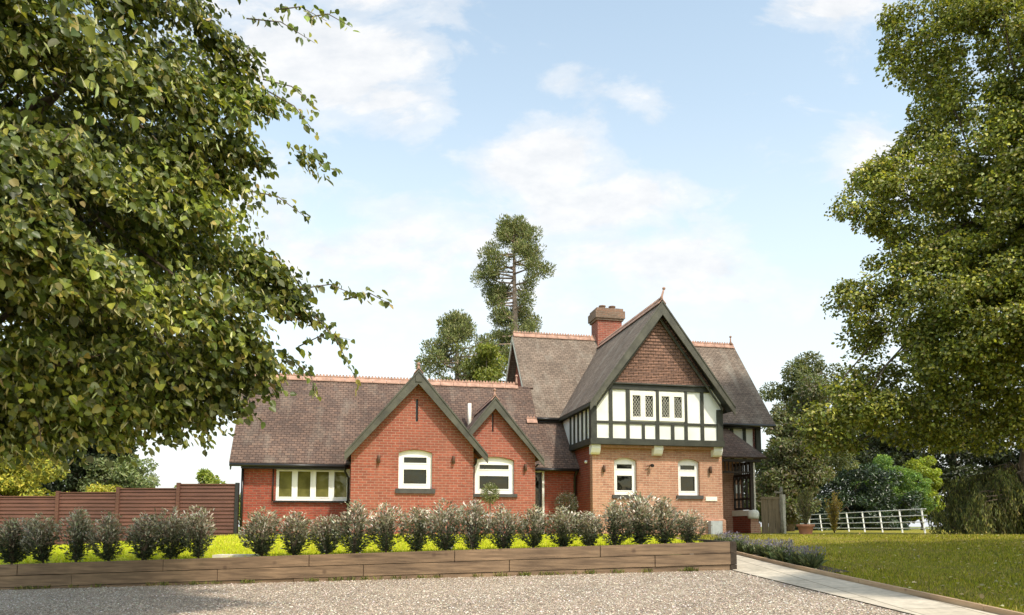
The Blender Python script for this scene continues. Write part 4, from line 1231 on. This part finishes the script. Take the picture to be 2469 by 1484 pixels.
def left_tree():
    root = empty('lime_tree', (-7.6, 8.6, G(-7.6, 8.6)), 0, 'large leafy lime tree filling the left foreground with drooping sunlit leaves', 'tree')
    off = np.array(root.location)
    poly = [(-7.2, 8.2), (-3.1, 8.2), (-3.0, 7.1), (-2.98, 6.55), (-2.75, 6.2), (-2.42, 5.85), (-2.12, 5.60), (-2.16, 5.38), (-2.55, 5.36), (-2.98, 5.45), (-3.02, 5.1), (-2.75, 4.98), (-2.5, 4.78),
            (-2.62, 4.5), (-2.52, 4.3), (-2.38, 4.05), (-2.2, 3.85), (-2.05, 3.65), (-2.15, 3.45), (-2.3, 3.22), (-2.6, 3.0), (-2.95, 2.72), (-3.4, 2.5), (-4.2, 2.35), (-5.2, 2.3), (-6.4, 2.2), (-7.4, 2.6)]
    O = crown_from_outline(poly, 8.0, 2.1, 1.3, 11000)
    # boughs with hollows between them
    f_ = np.sin(O[:, 0] * 3.1 + O[:, 2] * 1.9 + 1.0) * np.sin(O[:, 2] * 3.7 - O[:, 0] * 1.3 + O[:, 1]) + .7 * np.sin(O[:, 1] * 3.3 + O[:, 0] * 2.3) * np.sin(O[:, 2] * 6.1 + O[:, 0] * 4)
    O = O[(f_ > -.05) | (O[:, 2] < 3.2)][:7600]
    # the far side of the crown, seen through the gaps
    back = [(-9.0, 8.6), (-4.0, 8.6), (-3.6, 6.0), (-3.4, 4.6), (-3.9, 3.1), (-5.2, 2.75), (-9.0, 2.8)]
    O = np.concatenate([O, crown_from_outline(back, 10.4, .8, 1.0, 1900)])
    trunk_axis = np.array([-7.4, 8.6, 5.0])
    D = unit((O - trunk_axis) * np.array([1, .7, .4]) + rng.normal(0, .8, O.shape) + np.array([.35, -.35, -.25]))
    # pull the twig's start back so its end reaches the sampled place
    O2 = O - D * .26
    P, A = spray_leaves(O2, D, .42, 14, .40, .03)
    # loose trailing shoots that leave the crown
    shoots = [((-2.6, 7.6, 6.0), (-2.02, 7.5, 5.42), 30), ((-2.7, 7.7, 6.2), (-2.05, 7.6, 5.78), 26), ((-2.9, 7.8, 5.0), (-2.15, 7.7, 4.62), 26), ((-2.3, 7.8, 3.9), (-1.55, 7.6, 3.74), 30), ((-1.75, 7.7, 3.76), (-1.24, 7.6, 3.66), 18),
              ((-2.1, 7.8, 3.6), (-1.62, 7.7, 2.88), 34), ((-2.3, 7.9, 3.3), (-1.72, 7.8, 3.35), 22), ((-3.4, 8, 2.6), (-3.30, 8, 2.12), 22), ((-3.9, 8, 2.5), (-3.78, 8, 2.28), 14), ((-4.3, 8, 2.45), (-4.35, 8, 2.15), 14),
              ((-2.9, 7.7, 6.9), (-2.12, 7.6, 6.55), 24), ((-2.6, 7.7, 7.0), (-2.0, 7.6, 6.80), 18), ((-2.3, 7.8, 6.98), (-1.75, 7.7, 6.80), 16), ((-3.0, 8, 2.9), (-2.75, 8, 2.5), 16), ((-4.9, 7.6, 2.5), (-4.8, 7.6, 2.1), 14), ((-2.3, 7.9, 3.1), (-2.05, 7.9, 2.72), 18)]
    PP, AA = [P], [A]
    for a, b_, k in shoots:
        a = np.array(a); b_ = np.array(b_); t_ = (np.arange(k) + .5) / k
        q = a + (b_ - a) * t_[:, None]; q[:, 2] += .10 * np.sin(t_ * 3.14); q = q + rng.normal(0, .03, q.shape)
        d = unit((b_ - a)[None])
        PP.append(q); AA.append(d * .5 + rng.normal(0, .5, q.shape) + np.array([0, 0, -.7]))
        MB().tube([Vector(a - off), Vector((a + b_) / 2 + np.array([0, 0, .10]) - off), Vector(b_ - off)], [.008, .006, .002], 5).build('twig', M['bark'], root)
    # a few sprays hanging much nearer the lens at the top left corner
    On = np.stack([rng.uniform(-3.6, -2.6, 26), rng.uniform(4.4, 5.2, 26), rng.uniform(4.35, 5.2, 26)], 1)
    Dn = unit(rng.normal(0, .5, On.shape) + np.array([.8, 0, -.5]))
    q, a_ = spray_leaves(On, Dn, .45, 9, .4, .03)
    PP.append(q); AA.append(a_)
    P = np.concatenate(PP); A = np.concatenate(AA); n = len(P)
    Nn = rdir(n) * .75 + np.array([.35, -.45, .55])
    L_ = rng.uniform(.040, .086, n)
    L_ = np.where(rng.uniform(0, 1, n) < .06, L_ * 1.35, L_)
    cl = .9 + .28 * np.sin(P[:, 0] * 2.1 + P[:, 2] * 1.7) * np.cos(P[:, 2] * 2.9 - P[:, 1])
    C = palette(n, [(.13, .165, .028), (.072, .098, .020), (.22, .25, .040), (.36, .36, .07), (.19, .21, .10), (.36, .30, .09)], [5, 4.5, 3.2, 1.8, 1.6, .7]) * cl[:, None]
    leaf_mesh('crown', P - off, A, Nn, L_, rng.uniform(.72, .98, n), C, M['leaf'], root, LEAF8)
    # pale narrow bracts and hanging fruit stalks
    k = 20000
    i = rng.integers(0, n, k)
    P2 = P[i] + rng.normal(0, .03, (k, 3))
    br_ = leaf_mesh('bracts', P2 - off, rdir(k) * .55 + np.array([.1, 0, -.8]), rdir(k) + np.array([.2, -.5, .3]), rng.uniform(.06, .11, k), np.full(k, .2), palette(k, [(.55, .55, .28), (.42, .38, .18), (.36, .40, .15)], [2, 1, 1]), M['leaf'], root)
    tag(br_, kind='stuff')
    mb = MB()
    b0 = Vector((0, 0, -.3)); b1 = Vector((.5, -.2, 4.0)); b2 = Vector((.9, -.3, 8.0))
    mb.tube([b0, b0.lerp(b1, .1), b0.lerp(b1, .5), b1, b1.lerp(b2, .5), b2], [.52, .40, .34, .28, .2, .1], 12)
    mb.build('trunk', M['bark'], root)
    mb = MB()
    tips = [O[j] - off for j in rng.integers(0, len(O), 70)]
    limbs(mb, b0.lerp(b1, .3), tips, .05, top=b2, wob=.2, start=(0, .9))
    mb.build('branch', M['bark'], root)
left_tree()

# ------------------------------------------------------------------ large tree on the right
def right_tree():
    root = empty('broadleaf_tree', (17.0, 22.0, 1.1), 0, 'tall broadleaf tree with dense yellow-green crown overhanging the right side of the lawn', 'tree')
    off = np.array(root.location)
    def q(x, y): return ((x + 32 - 1234.5) / 84.5, 1.37 + (1270 - y) / 83.0)
    outline = [(2168, -80), (2160, 40), (2172, 130), (2215, 160), (2232, 250), (2180, 330), (2085, 385), (2020, 470), (2012, 548), (2060, 560), (2115, 545), (2105, 610), (2060, 650), (2000, 700), (2012, 790), (2035, 850),
               (2040, 905), (1985, 930), (1915, 965), (1900, 1025), (1935, 1085), (2040, 1085), (2120, 1060), (2250, 1085), (2400, 1095), (2560, 1060), (2750, 950), (2800, 500), (2760, 100), (2600, -120)]
    poly = [q(*p) for p in outline]
    cl = crown_from_outline(poly, 21.5, 3.2, 1.2, 1850)
    f_ = np.sin(cl[:, 0] * 1.9 + cl[:, 2] * 1.2) * np.sin(cl[:, 2] * 2.1 - cl[:, 0] * .8 + cl[:, 1]) + .6 * np.sin(cl[:, 1] * 2.1 + cl[:, 2] * 3.1)
    cl = cl[f_ > -.75]
    nl = 270000
    ci = rng.integers(0, len(cl), nl)
    d = rdir(nl)
    rad = rng.uniform(.28, .60, len(cl))
    rr = np.where(rng.uniform(0, 1, nl) < .6, rng.uniform(.75, 1.1, nl), rng.uniform(0, 1, nl) ** .4)
    P = cl[ci] + d * (rr * rad[ci])[:, None] * np.array([1, 1, .62])
    s_ = poly_sdf(P[:, [0, 2]], poly)
    # wispy outline: keep what strays only a little, with a few loose tips
    keep = s_ > -rng.exponential(.10, nl)
    P, d, ci = P[keep], d[keep], ci[keep]; nl = len(P)
    A = d * .5 + rdir(nl) * .7 + np.array([-.15, -.1, -.4])
    Nn = d * .5 + rdir(nl) * .7 + np.array([.25, -.35, .6])
    cast = rng.uniform(.68, 1.35, len(cl))[ci]
    C = palette(nl, [(.175, .20, .034), (.10, .125, .024), (.28, .295, .05), (.41, .40, .09), (.23, .20, .07)], [5, 4, 3, 1.6, 1]) * cast[:, None]
    leaf_mesh('crown', P - off, A, Nn, rng.uniform(.06, .125, nl), np.full(nl, .8), C, M['leaf'], root)
    mb = MB()
    mb.tube([(0, 0, -.2), (0, 0, .3), (-.2, 0, 2), (-.8, 0, 5), (-1.6, 0, 9), (-2.2, 0, 13)], [.6, .45, .36, .3, .2, .08], 12)
    mb.build('trunk', M['bark'], root)
    mb = MB()
    limbs(mb, (-.2, 0, 1.8), [cl[j] - off for j in rng.integers(0, len(cl), 80)], .07, top=Vector((-2.1, 0, 12)), wob=.3, start=(.02, .9))
    mb.build('branch', M['bark'], root)
right_tree()

# ------------------------------------------------------------------ giant conifers behind the house
def redwood(x, y, z0, top, hw, low, label, name='redwood_tree', nb=100, nl=46000, ls=.19, cols=None, trunk_r=.5):
    root = empty(name, (x, y, z0), 0, label, 'tree', 'tall conifers behind the house')
    H = top - z0
    mb = MB()
    mb.tube([(0, 0, 0), (0, 0, H * .3), (.1, 0, H * .7), (0, 0, H)], [trunk_r, trunk_r * .7, trunk_r * .36, .04], 10)
    tufts = []
    for i in range(nb):
        t_ = (i + random.random()) / nb
        z = low - z0 + (H - (low - z0)) * t_
        env = hw * min(1.0, (1.06 - t_) * (3.0 if hw > 2.4 else 1.7)) ** .7 * (.74 + .22 * math.sin(t_ * 9 + x)) * (1.18 - .3 * t_)
        a = random.uniform(0, 2 * math.pi); L_ = env * random.uniform(.68, 1.08)
        dz = random.uniform(-.15, .35) * L_
        tip = Vector((math.cos(a) * L_, math.sin(a) * L_, z + dz))
        mid = Vector((math.cos(a) * L_ * .5, math.sin(a) * L_ * .5, z + dz * .2 - .15))
        mb.tube([(0, 0, z - .1), mid, tip], [.07, .05, .02], 5)
        for s_ in range(random.randint(5, 7)):
            f = random.uniform(.6, 1.05) if s_ else 1.0
            c = mid.lerp(tip, (f - .5) * 2)
            rr = random.uniform(.20, .46) * (hw / 2.6) ** .5
            tufts.append((c.x + random.uniform(-.3, .3), c.y + random.uniform(-.3, .3), c.z + random.uniform(-.3, .2), rr, rr, rr * random.uniform(.8, 1.3)))
    for s_ in range(10): tufts.append((random.uniform(-.5, .5), random.uniform(-.5, .5), H - random.uniform(0, 1.3), .42, .42, .5))
    mb.build('trunk', M['redbark'], root)
    P, d = blob_points(tufts, nl, .3)
    A = d * .6 + rdir(nl) * .5 + np.array([0, 0, .5])
    cols = cols or [(.18, .205, .07), (.13, .155, .06), (.27, .28, .10), (.31, .29, .16)]
    leaf_mesh('crown', P, A, rdir(nl), ls * rng.uniform(.5, 1.2, nl), np.full(nl, .32), palette(nl, cols, [4, 3, 2, 1]), M['needle'], root)
redwood(.1, 50, 1.1, 22.3, 3.15, 8.5, 'tallest conifer behind the house with bare pale trunk showing between tufts', nb=92, nl=46000)
redwood(-3.5, 46, 1.1, 14.6, 2.75, 7.0, 'shorter broad conifer left of the tallest one behind the low roof', nb=62, nl=26000)
tree('birch_tree', -1.9, 43, 1.1, [(-1.75, 43, 9.2, 1.15, 1.2, 2.6), (-1.2, 43, 8.0, 1.3, 1.2, 1.6)], 40, .5, 12000, .2, [(.20, .22, .04), (.14, .17, .03), (.26, .27, .06)], [3, 2, 1],
     'bright green small tree between the two conifers behind the house', 'tree', None, .15, wf=.5)

# ------------------------------------------------------------------ trees and hedges at the left, beyond the fence
GOLD = [(.38, .36, .05), (.28, .30, .04), (.48, .42, .07), (.17, .20, .04)]
DARK = [(.035, .05, .022), (.05, .07, .028), (.025, .035, .02)]
OLIVE = [(.20, .24, .10), (.15, .19, .08), (.28, .31, .14)]
MID = [(.12, .16, .03), (.09, .12, .025), (.17, .20, .04)]
tree('golden_conifer', -20.8, 31, .6, [(-20.6, 31, 2.4, 2.1, 1.8, 2.4), (-20.4, 31, 4.0, 1.3, 1.3, 1.3), (-22.2, 31, 3.2, 1.6, 1.4, 2.2)], 90, .5, 26000, .17, GOLD, [4, 3, 2, 2],
     'golden-green layered conifer behind the left end of the fence', 'tree', 'trees beyond the slatted fence', .2, 'needle', wf=.45)
tree('dark_tree', -22.6, 38, .6, [(-22.0, 38, 5.0, 2.0, 2, 3.4), (-23.5, 39, 5.5, 2.2, 2, 3.6)], 70, .7, 24000, .24, DARK, [3, 2, 2], 'dark evergreen tree behind the golden conifer', 'tree', 'trees beyond the slatted fence', .3, 'needle', wf=.5)
tree('olive_tree', -19.3, 37, .8, [(-19.4, 37, 3.6, 1.35, 1.3, 1.7), (-20.1, 37, 2.9, 1.2, 1.2, 1.5), (-18.7, 37, 3.1, .9, 1, 1.4)], 60, .42, 14000, .17, OLIVE, [3, 2, 2], 'airy grey-green tree with sky showing through, above the yellow hedge', 'tree', 'trees beyond the slatted fence', .15, wf=.45)
tree('yellow_hedge', -16.2, 30, .8, [(-16.6, 30, 2.2, 1.0, .8, .8), (-15.4, 30, 2.1, 1.0, .8, .75), (-14.6, 30, 1.9, .6, .6, .7)], 46, .3, 14000, .11, GOLD, [5, 3, 3, 1], 'low bright yellow shrub just above the fence', 'shrub', None, .06, wf=.5)
tree('small_tree', -14.6, 36, .9, [(-14.8, 36, 3.0, .9, .9, 1.1), (-15.5, 36, 2.5, .7, .7, .8), (-14.0, 36, 2.5, .7, .7, .8)], 46, .34, 12000, .14, [(.22, .27, .04), (.16, .21, .03), (.30, .33, .07)], [3, 2, 2], 'round light green tree peeping over the fence left of the house', 'tree', 'trees beyond the slatted fence', .1, wf=.6)
tree('small_tree', -13.3, 38, .9, [(-13.1, 38, 2.8, .6, .6, 1.0)], 14, .32, 4000, .15, OLIVE, [3, 2, 2], 'sliver of grey-green tree beside the left corner of the house', 'tree', 'trees beyond the slatted fence', .08, wf=.5)
for i, (x, s_, lb) in enumerate([(-18.2, 1.0, 'pale far shrub between the yellow shrub and the round tree'), (-16.6, .8, 'lowest pale far shrub just above the second fence panel')]):
    tree('far_shrub', x, 45, .9, [(x, 45, 2.4, 1.6, 1.2, 1.0 * s_)], 20, .4, 5000, .16, [(.24, .27, .08), (.2, .24, .06), (.3, .3, .1)], [1, 1, 1], lb, 'shrub', 'pale shrubs beyond the fence', .06, wf=.6)

# ------------------------------------------------------------------ trees and shrubs at the right, beyond the lawn
BR = [(.16, .14, .085), (.12, .15, .055), (.10, .12, .05), (.20, .21, .10)]
tree('broadleaf_tree', 14.0, 38, 1.1, [(14.2, 38, 5.0, 1.3, 1.3, 3.2), (15.2, 38.5, 6.3, 1.5, 1.5, 2.6), (13.3, 38, 3.0, 1.0, 1.2, 2.0), (14.0, 38, 3.4, 1.0, 1.0, 1.7)], 80, .55, 26000, .19, BR, [3, 3, 2, 1],
     'dark olive-brown tree immediately right of the house', 'tree', None, .25, wf=.5)
tree('grey_tree', 17.2, 44, 1.1, [(16.6, 44, 8.6, 1.3, 1.3, 2.0), (18.0, 44, 8.8, 1.8, 1.5, 2.6), (19.2, 45, 7.0, 1.8, 1.5, 2.5)], 60, .55, 16000, .2, [(.13, .15, .06), (.09, .11, .04), (.18, .19, .09)], [3, 2, 2],
     'open grey-green tree rising behind the olive-brown tree beside the house', 'tree', None, .22, wf=.45)
tree('laurel_hedge', 21.47, 50.02, 1.0, [(20.25, 50.02, 2.99, 1.95, 1.46, 1.95), (22.69, 50.02, 3.36, 2.32, 1.59, 2.44), (25.13, 50.02, 2.63, 1.95, 1.59, 1.95), (21.47, 49.41, 2.02, 3.17, 1.46, 1.46)], 90, .55, 26000, .2, [(.03, .055, .02), (.045, .075, .028), (.022, .034, .016)], [3, 2, 2],
     'dark green mass of laurel behind the white railing', 'hedge', None, .12, 'leaf_waxy', wf=.5)
tree('green_conifer', 26.11, 52.46, 1.0, [(25.62, 52.46, 2.87, 2.32, 1.59, 2.07), (25.62, 52.46, 4.58, 1.34, 1.22, 1.59), (27.21, 52.46, 3.36, 1.95, 1.59, 2.32)], 70, .45, 22000, .17, [(.15, .25, .06), (.10, .18, .045), (.22, .31, .07)], [3, 2, 2],
     'sunlit fresh green conifer above the right end of the railing', 'tree', None, .15, wf=.5)
tree('yellow_green_shrub', 29.52, 54.00, 1.0, [(29.64, 54.0, 4.05, 1.32, 1.2, 2.16)], 24, .45, 9000, .18, [(.30, .34, .04), (.22, .28, .03)], [1, 1], 'yellow-green shrub glimpsed beside the weeping tree', 'shrub', None, .1, wf=.6)
root = empty('bare_trunk', (20.4, 51.5, 1.1), 0, 'thin bare dark trunk against the sky right of the olive-brown tree', 'tree trunk')
MB().tube([(0, 0, 0), (.05, 0, 3), (0, 0, 8)], [.16, .13, .09], 8).build('trunk', M['bark'], root)
for i, (x, y, r_, h, lb) in enumerate([(29.5, 62, 3.6, 6.2, 'dark woodland tree behind the sunlit green conifer'), (36.5, 62, 4.2, 6.9, 'dark woodland tree behind the weeping tree'), (43, 60, 4.2, 6.6, 'dark woodland tree at the right edge of the picture'),
                                       (24.0, 66, 3.2, 5.2, 'dark woodland tree behind the laurel mass')]):
    tree('woodland_tree', x, y, 1.0, [(x, y, h, r_, 2.2, h * .78), (x + r_ * .5, y + 1, h * .8, r_ * .8, 2, h * .7)], 90, .8, 24000, .3, [(.04, .055, .022), (.055, .07, .028), (.03, .035, .02)], [2, 2, 2], lb, 'tree', 'dark woodland trees beyond the lawn', .35, wf=.55)
# weeping conifer under the right-hand tree
def weeping(x, y, z0, top, hw, n_str, label):
    root = empty('weeping_conifer', (x, y, z0), 0, label, 'tree')
    P, A = [], []
    mb = MB()
    mb.tube([(0, 0, 0), (0, 0, (top - z0) * .6), (.1, 0, top - z0)], [.28, .2, .06], 10)
    nb_ = 46
    ba = rng.uniform(0, 6.28, nb_); bl = hw * rng.uniform(.55, 1.05, nb_); bz = (top - z0) * (1.05 - .55 * (bl / hw) ** 2) * rng.uniform(.62, 1.05, nb_)
    for i in range(n_str):
        bi = int(rng.integers(0, nb_)); f_ = rng.uniform(.15, 1.0)
        a = ba[bi] + rng.normal(0, .06); r_ = bl[bi] * f_
        zt = bz[bi] - .35 * f_ ** 2 + rng.normal(0, .04); L_ = max(.2, min(zt - .03, rng.uniform(.25, 1.7) * (1.1 if bi % 3 else .6)))
        k = int(L_ / .028)
        t_ = np.linspace(0, 1, k)
        sx, sy = math.cos(a) * r_ * 1.25, math.sin(a) * r_ * .8
        q = np.stack([sx + .08 * np.sin(t_ * 4 + a), sy + .06 * np.cos(t_ * 5), zt - L_ * t_], 1) + rng.normal(0, .03, (k, 3))
        P.append(q); A.append(rdir(k) * .5 + np.array([0, 0, -1]))
        if i % 9 == 0: mb.tube([(0, 0, zt * .8), (sx * .5, sy * .5, zt + .1), (sx, sy, zt)], [.03, .02, .01], 5)
    P = np.concatenate(P); A = np.concatenate(A); n = len(P)
    cast = 1 + .4 * np.sin(P[:, 0] * 4.1 + P[:, 2]) * np.sin(P[:, 1] * 2.3)
    leaf_mesh('hanging_foliage', P, A, rdir(n) + np.array([0, -.5, .2]), rng.uniform(.07, .15, n), np.full(n, .28), palette(n, [(.16, .175, .055), (.09, .105, .04), (.28, .27, .08), (.14, .12, .06)], [3, 3, 2, 1]) * cast[:, None], M['needle'], root)
    mb.build('trunk', M['bark'], root)
weeping(15.5, 22.6, 1.05, 3.9, 2.45, 1500, 'dark weeping conifer with hanging strands at the right edge under the big tree')
# a neighbouring tree just outside the picture, on the sunny side, whose crown shades the near lawn
tree('shade_tree', 14.2, 7.6, .6, [(10.3, 6.3, 6.6, 2.7, 2.3, 1.9), (12.6, 9.6, 7.2, 3.0, 2.7, 2.2)], 130, .75, 60000, .28, MID, [3, 2, 2], 'neighbouring tree standing beyond the right edge of the lawn', 'tree', None, .3, wf=.8)
